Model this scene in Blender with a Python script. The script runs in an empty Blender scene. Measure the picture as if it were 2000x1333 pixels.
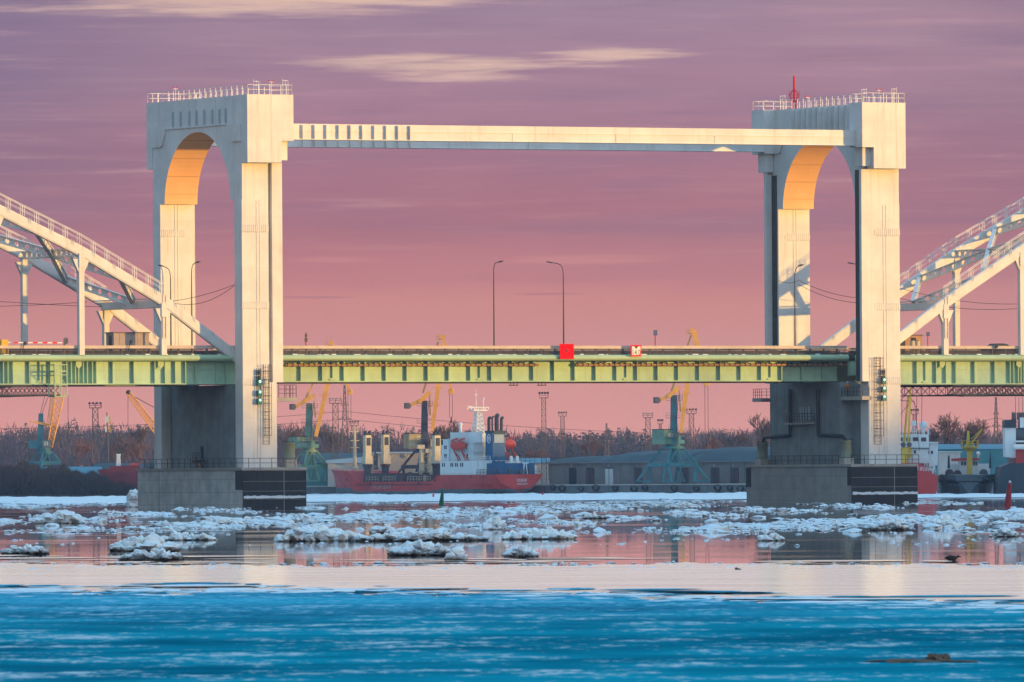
import bpy, bmesh, math, random
import numpy as np
from mathutils import Vector, Matrix
R = math.radians
S = bpy.context.scene
COL = S.collection

# ------------------------------------------------------------------ camera, sky, sun, exposure
F, HC, VH, RHO = 19140.0, 3.295, 934.6, 0.0065          # focal length in photo pixels, eye height, horizon row, roll
TH, D0, X0 = 0.4676, 1160.0, -31.785                    # bridge axis angle and the position of its first tower corner
cam = bpy.data.cameras.new("camera"); camo = bpy.data.objects.new("camera", cam); COL.objects.link(camo)
cam.sensor_width = 36.0; cam.lens = F * 36.0 / 2000.0
cam.shift_x = 0.0; cam.shift_y = (VH - 666.5) / 2000.0
cam.clip_start = 1.0; cam.clip_end = 20000.0
camo.location = (0, 0, HC); camo.rotation_euler = (R(90), RHO, 0)
cam.dof.use_dof = True; cam.dof.focus_distance = 1165.0; cam.dof.aperture_fstop = 9.0
S.camera = camo
S.view_settings.view_transform = 'Standard'; S.view_settings.look = 'None'
S.view_settings.exposure = 0.08; S.view_settings.gamma = 1.0
S.cycles.use_denoising = True
S.cycles.max_bounces = 6; S.cycles.diffuse_bounces = 3; S.cycles.glossy_bounces = 3; S.cycles.volume_bounces = 0
S.cycles.caustics_reflective = False; S.cycles.caustics_refractive = False

SUN_EL = R(1.5)
SUN = Vector((0.936 * math.cos(SUN_EL), -0.352 * math.cos(SUN_EL), math.sin(SUN_EL))).normalized()
sl = bpy.data.lights.new("sun", 'SUN'); so = bpy.data.objects.new("sun", sl); COL.objects.link(so)
sl.energy = 5.0; sl.angle = R(0.6); sl.color = (1.0, 0.56, 0.12)
so.rotation_euler = (-SUN).to_track_quat('-Z', 'Y').to_euler(); so.location = (300, -100, 200)

def lin(r, g, b):
    return tuple(((c / 255) / 12.92 if c / 255 < .04045 else ((c / 255 + .055) / 1.055) ** 2.4) for c in (r, g, b))

class NT:
    def __init__(s, tree):
        s.t = tree; s.t.nodes.clear()
    def n(s, kind, **kw):
        x = s.t.nodes.new(kind)
        for k, v in kw.items():
            if k in x.inputs.keys(): x.inputs[k].default_value = v
            else: setattr(x, k, v)
        return x
    def l(s, a, b): s.t.links.new(a, b)
    def m(s, op, a, b=0.0, c=0.0, clamp=False):
        x = s.t.nodes.new('ShaderNodeMath'); x.operation = op; x.use_clamp = clamp
        for i, q in enumerate((a, b, c)):
            if isinstance(q, (int, float)): x.inputs[i].default_value = q
            else: s.l(q, x.inputs[i])
        return x.outputs[0]
    def xyz(s, a, b, c):
        x = s.t.nodes.new('ShaderNodeCombineXYZ')
        for i, q in enumerate((a, b, c)):
            if isinstance(q, (int, float)): x.inputs[i].default_value = q
            else: s.l(q, x.inputs[i])
        return x.outputs[0]
    def ramp(s, fac, stops, interp='LINEAR'):
        x = s.t.nodes.new('ShaderNodeValToRGB'); x.color_ramp.interpolation = interp
        el = x.color_ramp.elements
        while len(el) < len(stops): el.new(0.5)
        for e, (p, c) in zip(el, stops):
            e.position = p; e.color = (*c, 1) if len(c) == 3 else c
        s.l(fac, x.inputs[0]); return x.outputs[0]
    def mix(s, fac, a, b, blend='MIX'):
        x = s.t.nodes.new('ShaderNodeMix'); x.data_type = 'RGBA'; x.blend_type = blend
        for i, q in ((0, fac), (6, a), (7, b)):
            if isinstance(q, (int, float)): x.inputs[i].default_value = q
            elif isinstance(q, tuple): x.inputs[i].default_value = (*q[:3], 1)
            else: s.l(q, x.inputs[i])
        return x.outputs[2]
    def noise(s, vec, scale=1.0, detail=3.0, rough=0.55):
        x = s.t.nodes.new('ShaderNodeTexNoise'); x.inputs['Scale'].default_value = scale
        x.inputs['Detail'].default_value = detail; x.inputs['Roughness'].default_value = rough
        s.l(vec, x.inputs['Vector']); return x.outputs[0]
    def sstep(s, x, a, b):
        y = s.t.nodes.new('ShaderNodeMapRange'); y.interpolation_type = 'SMOOTHSTEP'
        s.l(x, y.inputs[0]); y.inputs[1].default_value = a; y.inputs[2].default_value = b
        return y.outputs[0]

world = bpy.data.worlds.new("World"); S.world = world; world.use_nodes = True
N = NT(world.node_tree)
tc = N.n('ShaderNodeTexCoord'); sp = N.n('ShaderNodeSeparateXYZ'); N.l(tc.outputs['Generated'], sp.inputs[0])
sx, sy, sz = sp.outputs
n1 = N.noise(N.xyz(N.m('MULTIPLY', sx, 26), N.m('MULTIPLY', sy, 26), N.m('MULTIPLY', sz, 240)), 1.0, 6, .55)
n2 = N.noise(N.xyz(N.m('MULTIPLY', sx, 60), N.m('MULTIPLY', sy, 60), N.m('MULTIPLY', sz, 620)), 1.0, 7, .6)
n3 = N.noise(N.xyz(N.m('MULTIPLY', sx, 14), N.m('MULTIPLY', sy, 14), N.m('MULTIPLY', sz, 60)), 1.0, 3, .5)
ee = N.m('ADD', sz, N.m('MULTIPLY', N.m('SUBTRACT', n1, .5), .0045))
ee = N.m('ADD', ee, N.m('MULTIPLY', N.m('SUBTRACT', n2, .5), .0012))
low = N.ramp(N.m('DIVIDE', ee, .06), [
    (0.0, lin(232, 170, 160)), (.10, lin(224, 160, 153)), (.20, lin(212, 148, 145)), (.305, lin(205, 140, 138)),
    (.345, lin(190, 126, 134)), (.42, lin(172, 117, 134)), (.58, lin(164, 117, 138)), (.72, lin(168, 131, 151)),
    (.84, lin(162, 136, 157)), (.93, lin(205, 172, 168)), (1.0, lin(226, 190, 178))])
# cloud bank: darker lavender patches and paler veils drifting through it
veil = N.sstep(n3, .40, .72)
low = N.mix(N.m('MULTIPLY', veil, .22), low, lin(205, 160, 165))
dk = N.m('MULTIPLY', N.sstep(n1, .52, .74), N.sstep(sz, .017, .026))
low = N.mix(N.m('MULTIPLY', dk, .35), low, lin(140, 108, 138))
edge = N.m('MULTIPLY', N.sstep(N.m('MULTIPLY', sx, -1.0), .022, .058), N.sstep(sz, .012, .04))
low = N.mix(N.m('MULTIPLY', edge, .62), low, lin(120, 106, 138))
edge2 = N.m('MULTIPLY', N.sstep(sx, .03, .06), N.sstep(sz, .010, .03))
low = N.mix(N.m('MULTIPLY', edge2, .35), low, lin(140, 112, 135))
wv = N.noise(N.xyz(N.m('MULTIPLY', sx, 45), N.m('MULTIPLY', sy, 45), N.m('MULTIPLY', sz, 900)), 1.0, 9, .62)
def streak(x0, sxw, e0, sew, tilt, lo, hi):
    gx = N.m('POWER', N.m('DIVIDE', N.m('SUBTRACT', sx, x0), sxw), 2.0)
    ec = N.m('SUBTRACT', sz, N.m('ADD', e0, N.m('MULTIPLY', N.m('SUBTRACT', sx, x0), tilt)))
    gz = N.m('POWER', N.m('DIVIDE', ec, sew), 2.0)
    g = N.m('EXPONENT', N.m('MULTIPLY', N.m('ADD', gx, gz), -1.0))
    q = N.m('ADD', g, N.m('ADD', N.m('MULTIPLY', N.m('SUBTRACT', wv, .5), 1.7), N.m('MULTIPLY', N.m('SUBTRACT', n2, .5), .8)))
    return N.sstep(q, lo, hi)
for a in ((-.026, .019, .0488, .0015, .012, .22, .80), (-.008, .015, .0421, .0015, -.002, .34, 1.0), (.012, .012, .0432, .0010, .0, .6, 1.2)):
    low = N.mix(N.m('MULTIPLY', streak(*a), .9), low, lin(234, 196, 176))
for a in ((-.020, .007, .0186, .00022, .0, .55, .95), (.0035, .006, .0188, .0002, .0, .6, 1.0)):
    low = N.mix(N.m('MULTIPLY', streak(*a), .6), low, lin(172, 118, 132))
for a in ((.006, .012, .0222, .0007, .0, .45, 1.0), (-.018, .008, .0224, .0005, .0, .5, 1.1)):
    low = N.mix(N.m('MULTIPLY', streak(*a), .5), low, lin(206, 148, 148))
sky = N.n('ShaderNodeTexSky', sky_type='NISHITA', sun_disc=False, sun_elevation=SUN_EL, sun_rotation=math.atan2(SUN.x, SUN.y))
up = N.ramp(sz, [(0.055, (1.22, .88, .72)), (.12, (.95, .84, .80)), (.28, (.56, .80, 1.02)), (1.0, (.20, .62, 1.08))])
side = N.sstep(N.m('MULTIPLY', sx, -1.0), .12, .55)
up = N.mix(N.m('MULTIPLY', side, .88), up, (.14, .27, .42))
low = N.mix(N.m('MULTIPLY', side, .8), low, (.20, .26, .40))
up = N.mix(1.0, up, N.mix(1.0, sky.outputs[0], (.12, .12, .12), 'MULTIPLY'), 'ADD')
bnd = N.noise(N.xyz(N.m('MULTIPLY', sx, 9), N.m('MULTIPLY', sy, 9), N.m('MULTIPLY', sz, 210)), 1.0, 5, .55)
low = N.mix(N.m('MULTIPLY', N.m('MULTIPLY', N.sstep(bnd, .50, .72), N.sstep(sz, .018, .028)), .55), low, lin(138, 112, 140))
low = N.mix(N.m('MULTIPLY', N.m('MULTIPLY', N.sstep(bnd, .50, .30), N.sstep(sz, .018, .028)), .30), low, lin(196, 142, 152))
low = N.mix(N.m('MULTIPLY', N.m('MULTIPLY', N.sstep(wv, .50, .74), N.sstep(sz, .016, .03)), .30), low, lin(205, 165, 170))
low = N.mix(N.m('MULTIPLY', N.m('MULTIPLY', N.sstep(wv, .50, .28), N.sstep(sz, .016, .03)), .28), low, lin(135, 105, 135))
low = N.mix(1.0, low, N.mix(N.sstep(sz, .022, .042), (.99, .83, .79), (.90, .90, .93)), 'MULTIPLY')
colr = N.mix(N.sstep(sz, .050, .075), low, up)
bg = N.n('ShaderNodeBackground'); bg.inputs[1].default_value = 1.0
N.l(colr, bg.inputs[0]); wo = N.n('ShaderNodeOutputWorld'); N.l(bg.outputs[0], wo.inputs[0])

# ------------------------------------------------------------------ photo pixel -> point in the place
CR, SR, CT, ST = math.cos(RHO), math.sin(RHO), math.cos(TH), math.sin(TH)
def unroll(u, v):
    p, q = u - 1000.0, VH - v
    return p * CR + q * SR, -p * SR + q * CR
def G(u, v, y):                       # world point at distance y
    a, b = unroll(u, v); return Vector((a * y / F, y, HC + b * y / F))
def GW(u, v, z=0.0):                  # point on the water
    a, b = unroll(u, v); y = F * (HC - z) / max(-b, .1); return Vector((a * y / F, y, z))
def bp(u, v, Y):                      # bridge frame, plane of constant Y -> (X, Z)
    a, b = unroll(u, v); k = a / F
    X = (k * (D0 + Y * CT) - X0 + Y * ST) / (CT - k * ST)
    return X, HC + b * (D0 + X * ST + Y * CT) / F
def bq(u, v, X):                      # bridge frame, plane of constant X -> (Y, Z)
    a, b = unroll(u, v); k = a / F
    Y = (X0 + X * CT - k * (D0 + X * ST)) / (ST + k * CT)
    return Y, HC + b * (D0 + X * ST + Y * CT) / F
FR_W = (0.0, 0.0, 0.0); FR_B = (X0, D0, TH)

# ------------------------------------------------------------------ mesh helpers
class MB:
    def __init__(s): s.v = []; s.f = []
    def add(s, vs, fs):
        o = len(s.v); s.v += [tuple(p) for p in vs]; s.f += [tuple(i + o for i in f) for f in fs]
    def box(s, x0, x1, y0, y1, z0, z1):
        x0, x1 = min(x0, x1), max(x0, x1); y0, y1 = min(y0, y1), max(y0, y1); z0, z1 = min(z0, z1), max(z0, z1)
        s.add([(x0, y0, z0), (x1, y0, z0), (x1, y1, z0), (x0, y1, z0), (x0, y0, z1), (x1, y0, z1), (x1, y1, z1), (x0, y1, z1)],
              [(3, 2, 1, 0), (4, 5, 6, 7), (0, 1, 5, 4), (1, 2, 6, 5), (2, 3, 7, 6), (3, 0, 4, 7)])
    def bar(s, p, q, w, h=None, up=(0, 0, 1)):
        p, q = Vector(p), Vector(q); h = h or w; d = (q - p)
        if d.length < 1e-6: return
        d.normalize(); up = Vector(up)
        if abs(d.dot(up)) > .999: up = Vector((0, 1, 0))
        a = d.cross(up).normalized(); b = a.cross(d).normalized()
        vs = [c + a * (i * w / 2) + b * (j * h / 2) for c in (p, q) for i, j in ((-1, -1), (1, -1), (1, 1), (-1, 1))]
        s.add(vs, [(0, 1, 2, 3), (7, 6, 5, 4), (0, 4, 5, 1), (1, 5, 6, 2), (2, 6, 7, 3), (3, 7, 4, 0)])
    def tube(s, p, q, r, r2=None, n=6):
        p, q = Vector(p), Vector(q); r2 = r if r2 is None else r2; d = q - p
        if d.length < 1e-6: return
        d.normalize(); up = Vector((0, 0, 1)) if abs(d.z) < .95 else Vector((1, 0, 0))
        a = d.cross(up).normalized(); b = a.cross(d)
        vs = [c + (a * math.cos(6.28318 * i / n) + b * math.sin(6.28318 * i / n)) * rr for c, rr in ((p, r), (q, r2)) for i in range(n)]
        fs = [(i, (i + 1) % n, n + (i + 1) % n, n + i) for i in range(n)]
        fs += [tuple(range(n))[::-1], tuple(range(n, 2 * n))]
        s.add(vs, fs)
    def path(s, pts, r, n=5):
        for a, b in zip(pts, pts[1:]): s.tube(a, b, r, None, n)
    def prism(s, poly, fn, t0, t1):
        n = len(poly); s.add([fn(a, b, t) for t in (t0, t1) for a, b in poly],
              [tuple(range(n))[::-1], tuple(range(n, 2 * n))] + [(i, (i + 1) % n, n + (i + 1) % n, n + i) for i in range(n)])
    def lathe(s, c, prof, n=16, axis='z'):
        o = []
        for r, z in prof:
            for i in range(n):
                a = 6.28318 * i / n; x, y = r * math.cos(a), r * math.sin(a)
                o.append((c[0] + x, c[1] + y, c[2] + z) if axis == 'z' else ((c[0] + z, c[1] + x, c[2] + y) if axis == 'x' else (c[0] + x, c[1] + z, c[2] + y)))
        m = len(prof)
        fs = [(j * n + i, j * n + (i + 1) % n, (j + 1) * n + (i + 1) % n, (j + 1) * n + i) for j in range(m - 1) for i in range(n)]
        s.add(o, fs + [tuple(range(n))[::-1], tuple(range((m - 1) * n, m * n))])
    def ball(s, c, rx, ry=None, rz=None, n=10, m=6):
        ry = ry or rx; rz = rz or rx
        prof = [(math.sin(math.pi * j / m), -math.cos(math.pi * j / m)) for j in range(m + 1)]
        o = [(c[0] + rx * max(r, 1e-3) * math.cos(6.28318 * i / n), c[1] + ry * max(r, 1e-3) * math.sin(6.28318 * i / n), c[2] + rz * z) for r, z in prof for i in range(n)]
        s.add(o, [(j * n + i, j * n + (i + 1) % n, (j + 1) * n + (i + 1) % n, (j + 1) * n + i) for j in range(m) for i in range(n)])
    def lattice(s, p, q, w0, w1, n, r, rb=None, up=(0, 1, 0)):
        p, q = Vector(p), Vector(q); d = (q - p).normalized(); a = d.cross(Vector(up)).normalized(); b = a.cross(d).normalized(); rb = rb or r * .6
        def c(i, k):
            t = i / n; w = (w0 + (w1 - w0) * t) / 2; sx_, sy_ = ((-1, -1), (1, -1), (1, 1), (-1, 1))[k % 4]
            return p + (q - p) * t + a * (w * sx_) + b * (w * sy_)
        for k in range(4):
            s.tube(c(0, k), c(n, k), r, None, 4)
            for i in range(n):
                s.tube(c(i, k), c(i + 1, k + 1), rb, None, 3); s.tube(c(i, k + 1), c(i + 1, k), rb, None, 3)
                if i: s.tube(c(i, k), c(i, k + 1), rb, None, 3)
    def rail(s, pts, h=1.1, step=1.5, r=.035, mids=1, rp=None):
        for a, b in zip(pts, pts[1:]):
            a, b = Vector(a), Vector(b); n = max(1, round((b - a).length / step)); Z = Vector((0, 0, 1))
            for i in range(n + 1):
                p = a + (b - a) * (i / n); s.bar(p, p + Z * h, (rp or r) * 2)
            for k in range(mids + 1):
                o = Z * (h * (k + 1) / (mids + 1)); s.bar(a + o, b + o, r * 2)
    def pxbox(s, u0, v0, u1, v1, y, dep):    # box whose camera-side face fills a photo rectangle at distance y
        a, b = G(u0, v0, y), G(u1, v1, y); s.box(a.x, b.x, y, y + dep, a.z, b.z)
    def text(s, body, size, fn):
        cu = bpy.data.curves.new("t", 'FONT'); cu.body = body; cu.size = size; cu.align_x = 'CENTER'; cu.align_y = 'CENTER'; cu.resolution_u = 2
        o = bpy.data.objects.new("t", cu); COL.objects.link(o); bpy.context.view_layer.update()
        me = o.evaluated_get(bpy.context.evaluated_depsgraph_get()).to_mesh()
        s.add([fn(p.co.x, p.co.y) for p in me.vertices], [tuple(f.vertices) for f in me.polygons])
        o.to_mesh_clear(); bpy.data.objects.remove(o); bpy.data.curves.remove(cu)
    def build(s, name, m, parent=None, smooth=False, fix=True):
        o = ORG.get(parent.name, (0, 0, 0)) if parent else (0, 0, 0)
        if parent and parent.parent: o = ORG.get(parent.parent.name, o)
        if o != (0, 0, 0): vs = [(p[0] - o[0], p[1] - o[1], p[2] - o[2]) for p in s.v]
        else: vs = s.v
        me = bpy.data.meshes.new(name); me.from_pydata(vs, [], s.f)
        if fix and len(s.f) < 60000:
            bm = bmesh.new(); bm.from_mesh(me); bmesh.ops.recalc_face_normals(bm, faces=bm.faces); bm.to_mesh(me); bm.free()
        if smooth: me.polygons.foreach_set('use_smooth', [True] * len(me.polygons))
        me.materials.append(m); ob = bpy.data.objects.new(name, me); COL.objects.link(ob)
        if parent: ob.parent = parent
        return ob
    def bounds(s):
        a = np.array(s.v); return a.min(0), a.max(0)

ORG = {}
def tag(o, label=None, cat=None, group=None, kind=None):
    if label: o['label'] = label
    if cat: o['category'] = cat
    if group: o['group'] = group
    if kind: o['kind'] = kind
    return o
def place(o, org, fr):
    c, s_ = math.cos(fr[2]), math.sin(fr[2])
    o.location = (fr[0] + org[0] * c - org[1] * s_, fr[1] + org[0] * s_ + org[1] * c, org[2]); o.rotation_euler = (0, 0, fr[2])
def thing(name, label, cat, org=(0, 0, 0), fr=FR_W, group=None):
    o = bpy.data.objects.new(name, None); COL.objects.link(o); o.empty_display_size = .5
    org = tuple(org); place(o, org, fr); ORG[o.name] = org
    return tag(o, label, cat, group)
def single(mb, name, m, label, cat, org=None, fr=FR_W, group=None, smooth=False, kind=None):
    if org is None:
        a, b = mb.bounds(); org = ((a[0] + b[0]) / 2, (a[1] + b[1]) / 2, a[2])
    org = tuple(float(q) for q in org)
    mb.v = [(p[0] - org[0], p[1] - org[1], p[2] - org[2]) for p in mb.v]
    o = mb.build(name, m, None, smooth); place(o, org, fr)
    return tag(o, label, cat, group, kind)
def copy_tree(o, parent=None):
    c = o.copy(); COL.objects.link(c)
    if parent: c.parent = parent
    for ch in list(o.children): copy_tree(ch, c)
    return c

# ------------------------------------------------------------------ materials
def mat(name, col, rough=.6, var=.12, scale=.6, streak=0.0, dirt=(.12, .09, .06), bump=0.0, metal=0.0, spec=.3, seam=None, emit=None, seamk=.55):
    m = bpy.data.materials.new(name); m.use_nodes = True; N = NT(m.node_tree)
    b = N.n('ShaderNodeBsdfPrincipled'); o = N.n('ShaderNodeOutputMaterial'); N.l(b.outputs[0], o.inputs[0])
    b.inputs['Roughness'].default_value = rough; b.inputs['Metallic'].default_value = metal; b.inputs['Specular IOR Level'].default_value = spec
    tc = N.n('ShaderNodeTexCoord').outputs['Object']
    n = N.noise(tc, scale, 5, .6)
    c = N.mix(N.sstep(n, .3, .7), tuple(q * (1 - var) for q in col), tuple(min(q * (1 + var), .95) for q in col))
    if streak:
        mp = N.n('ShaderNodeMapping'); mp.inputs['Scale'].default_value = (1.6, 1.6, .07); N.l(tc, mp.inputs[0])
        k = N.sstep(N.noise(mp.outputs[0], 1.0, 5, .65), .52, .78)
        c = N.mix(N.m('MULTIPLY', k, streak), c, dirt)
    if seam:
        s3 = N.n('ShaderNodeSeparateXYZ'); N.l(tc, s3.inputs[0])
        for ax, per, wd, off in seam:
            fr = N.m('FRACT', N.m('ADD', N.m('DIVIDE', s3.outputs[ax], per), off))
            k = N.m('LESS_THAN', fr, wd / per)
            c = N.mix(N.m('MULTIPLY', k, seamk), c, tuple(q * .35 for q in col))
    N.l(c, b.inputs['Base Color'])
    if bump:
        bn = N.n('ShaderNodeBump'); bn.inputs['Strength'].default_value = bump; bn.inputs['Distance'].default_value = .1
        N.l(N.noise(tc, scale * 6, 4, .6), bn.inputs['Height']); N.l(bn.outputs[0], b.inputs['Normal'])
    if emit:
        b.inputs['Emission Color'].default_value = (*emit[0], 1); b.inputs['Emission Strength'].default_value = emit[1]
    return m
M = {}
M['white'] = mat('white_steel_paint', (.72, .70, .67), .5, .08, .35, .5, (.40, .33, .26), seam=[(2, 6.1, .05, .13)], seamk=.16)
M['whitepart'] = mat('white_fitting_paint', (.78, .74, .72), .5, .05)
M['soffit'] = mat('arch_soffit_sunlit_tint', (.85, .47, .20), .5, .06, .3, .15, (.45, .33, .22), seam=[(2, 2.1, .08, .3)])  # white soffit coloured orange to show warm sunlight on it
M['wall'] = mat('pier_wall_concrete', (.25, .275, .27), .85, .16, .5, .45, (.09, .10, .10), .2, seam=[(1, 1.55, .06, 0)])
M['conc'] = mat('pier_concrete', (.58, .56, .52), .9, .18, .5, .6, (.22, .20, .17), .3, seam=[(1, 2.1, .05, .2), (0, 2.1, .05, .2), (2, 1.5, .06, .12)])
M['slab'] = mat('cap_concrete', (.42, .38, .33), .9, .12, .8, .3)
M['clad'] = mat('black_pier_cladding', (.018, .022, .026), .55, .3, .8, .4, (.05, .05, .05))
M['green'] = mat('pale_green_girder_paint', (.41, .61, .43), .55, .10, .35, .45, (.34, .26, .14))
M['pipe'] = mat('green_fascia_paint', (.42, .58, .37), .5, .06, .4, .2, (.30, .36, .22))
M['dark'] = mat('dark_steel', (.035, .04, .045), .6, .2)
M['railing'] = mat('dark_railing_paint', (.085, .065, .062), .6, .15)
M['cream'] = mat('cream_handrail', (.62, .50, .42), .6, .08, .5, .2)
M['cable'] = mat('brown_cable_pipe', (.46, .27, .17), .7, .15, 1.2)
M['asphalt'] = mat('asphalt', (.05, .05, .05), .9)
M['red'] = mat('red_sign_paint', (.90, .004, .006), .9, .03, spec=0)
M['signwhite'] = mat('sign_white', (.80, .78, .74), .5, .03)
M['black'] = mat('black_paint', (.012, .012, .014), .5)
M['blue'] = mat('blue_sign_paint', (.02, .06, .25), .5)
M['redmast'] = mat('red_mast_paint', (.55, .02, .05), .5)
M['tank'] = mat('olive_tank_paint', (.22, .24, .16), .5, .12, .8, .4, (.16, .15, .10))
M['tealbox'] = mat('teal_lamp_box', (.0, .14, .10), .45)
M['lamp'] = mat('green_lamp_glass', (.4, .9, .7), .3, emit=((.30, 1.0, .8), 1.1))
M['glass'] = mat('window_glass', (.03, .05, .07), .12, spec=.6)
M['teal'] = mat('teal_vent_paint', (.34, .42, .44), .5, .05)
M['orange'] = mat('orange_crane_paint', (.78, .36, .05), .5, .12, .5, .3, (.40, .18, .05))
M['crane'] = mat('green_crane_paint', (.17, .28, .19), .55, .2, .4, .4, (.14, .12, .07))
M['craneblue'] = mat('blue_crane_paint', (.05, .19, .21), .55, .2, .4, .3, (.10, .12, .12))
M['cranepurple'] = mat('dark_crane_paint', (.07, .08, .11), .55, .2, .4)
M['craneyel'] = mat('yellow_crane_house', (.48, .38, .20), .6, .15, .5, .4, (.25, .17, .09))
M['hull'] = mat('red_hull_paint', (.47, .045, .04), .5, .16, .3, .5, (.16, .05, .06))
M['hulldark'] = mat('dark_hull_paint', (.03, .045, .06), .6, .2, .3, .4, (.07, .05, .045))
M['hullgrey'] = mat('grey_hull_paint', (.10, .13, .145), .6, .2, .4, .5, (.07, .06, .05))
M['shipwhite'] = mat('ship_white_paint', (.68, .72, .72), .5, .05, .4, .3, (.42, .38, .33))
M['shipcream'] = mat('ship_crane_cream', (.58, .49, .34), .5, .08, .4, .3, (.40, .30, .2))
M['shipblue'] = mat('funnel_blue_paint', (.010, .10, .22), .5, .08)
M['boat'] = mat('lifeboat_red', (.60, .06, .04), .45, .08)
M['yellow'] = mat('yellow_mast_paint', (.62, .40, .04), .5, .1)
M['wood'] = mat('quay_concrete', (.15, .16, .165), .9, .2, .15, .5, (.08, .08, .08), .2, seam=[(0, 4.2, .25, 0)])
M['brick'] = mat('grey_brick_wall', (.24, .23, .225), .9, .12, .2, .35, (.15, .14, .14))
M['roof'] = mat('dark_tar_roof', (.05, .085, .10), .8, .25, .12)
M['shed'] = mat('pale_shed_wall', (.46, .42, .38), .85, .1, .15, .3)
M['bluroof'] = mat('blue_sheet_roof', (.06, .22, .30), .6, .1, .2)
M['door'] = mat('brown_door', (.10, .075, .085), .7, .2)
M['steel'] = mat('galvanised_lattice', (.12, .10, .11), .6, .2)
M['bark'] = mat('bare_branches', (.13, .085, .08), .9, .25)
M['barkred'] = mat('reddish_branches', (.20, .10, .08), .9, .25)
M['forest'] = mat('far_wood_twigs', (.088, .068, .100), .95, .35, .03)  # blue-mauve twig colour stands in for distance haze
M['hullold'] = mat('faded_red_hull', (.19, .03, .04), .6, .2, .3, .5)
M['conif'] = mat('spruce_needles', (.04, .052, .068), .9, .3, .05)  # needles tinted blue as if seen through haze
M['bush'] = mat('dark_willow_scrub', (.055, .042, .040), .95, .35, .1)
M['land'] = mat('winter_ground', (.13, .11, .10), .95, .3, .05)
M['skin'] = mat('skin', (.55, .33, .24), .6, .03)
M['jacket'] = mat('orange_jacket', (.75, .20, .02), .7, .06)
M['trousers'] = mat('dark_trousers', (.03, .035, .05), .8)
M['duck'] = mat('brown_duck_feathers', (.06, .04, .03), .7, .3, 8)
M['buoyred'] = mat('red_buoy_paint', (.35, .02, .03), .5, .1)
M['buoygreen'] = mat('green_buoy_paint', (.02, .16, .08), .5, .1)
M['pink'] = mat('pink_buoy_paint', (.70, .06, .12), .5, .1)
M['pinkish'] = mat('faded_booth_cladding', (.42, .33, .30), .8, .1, 1.0, .3)
M['wire'] = mat('black_wire', (.03, .028, .03), .6)
M['snow'] = mat('old_snow', (.80, .82, .85), .8, .06, 2.0)
# ================================================================== BRIDGE (frame: X along the bridge, Y away from the camera, Z up)
LW, LD, WW, LL = 4.43, 2.09, 23.04, 84.55
ZPT, ZBB, ZTOP = 4.76, 40.86, 48.91
YC = (WW + LD) / 2
ZSTEP = bp(520, 275, -1.7)[1]; ZLED = bp(486, 241, -1.7)[1]; ZSPR = bp(455, 389, 0)[1]; ZAPX = bq(388, 258, 0)[1]
ZLOW = bp(540, 747, 0)[1]
ZWA, ZWB = bp(250, 749.5, 5.9)[1] - .215, bp(1600, 743, 8.0)[1] - .23

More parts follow.
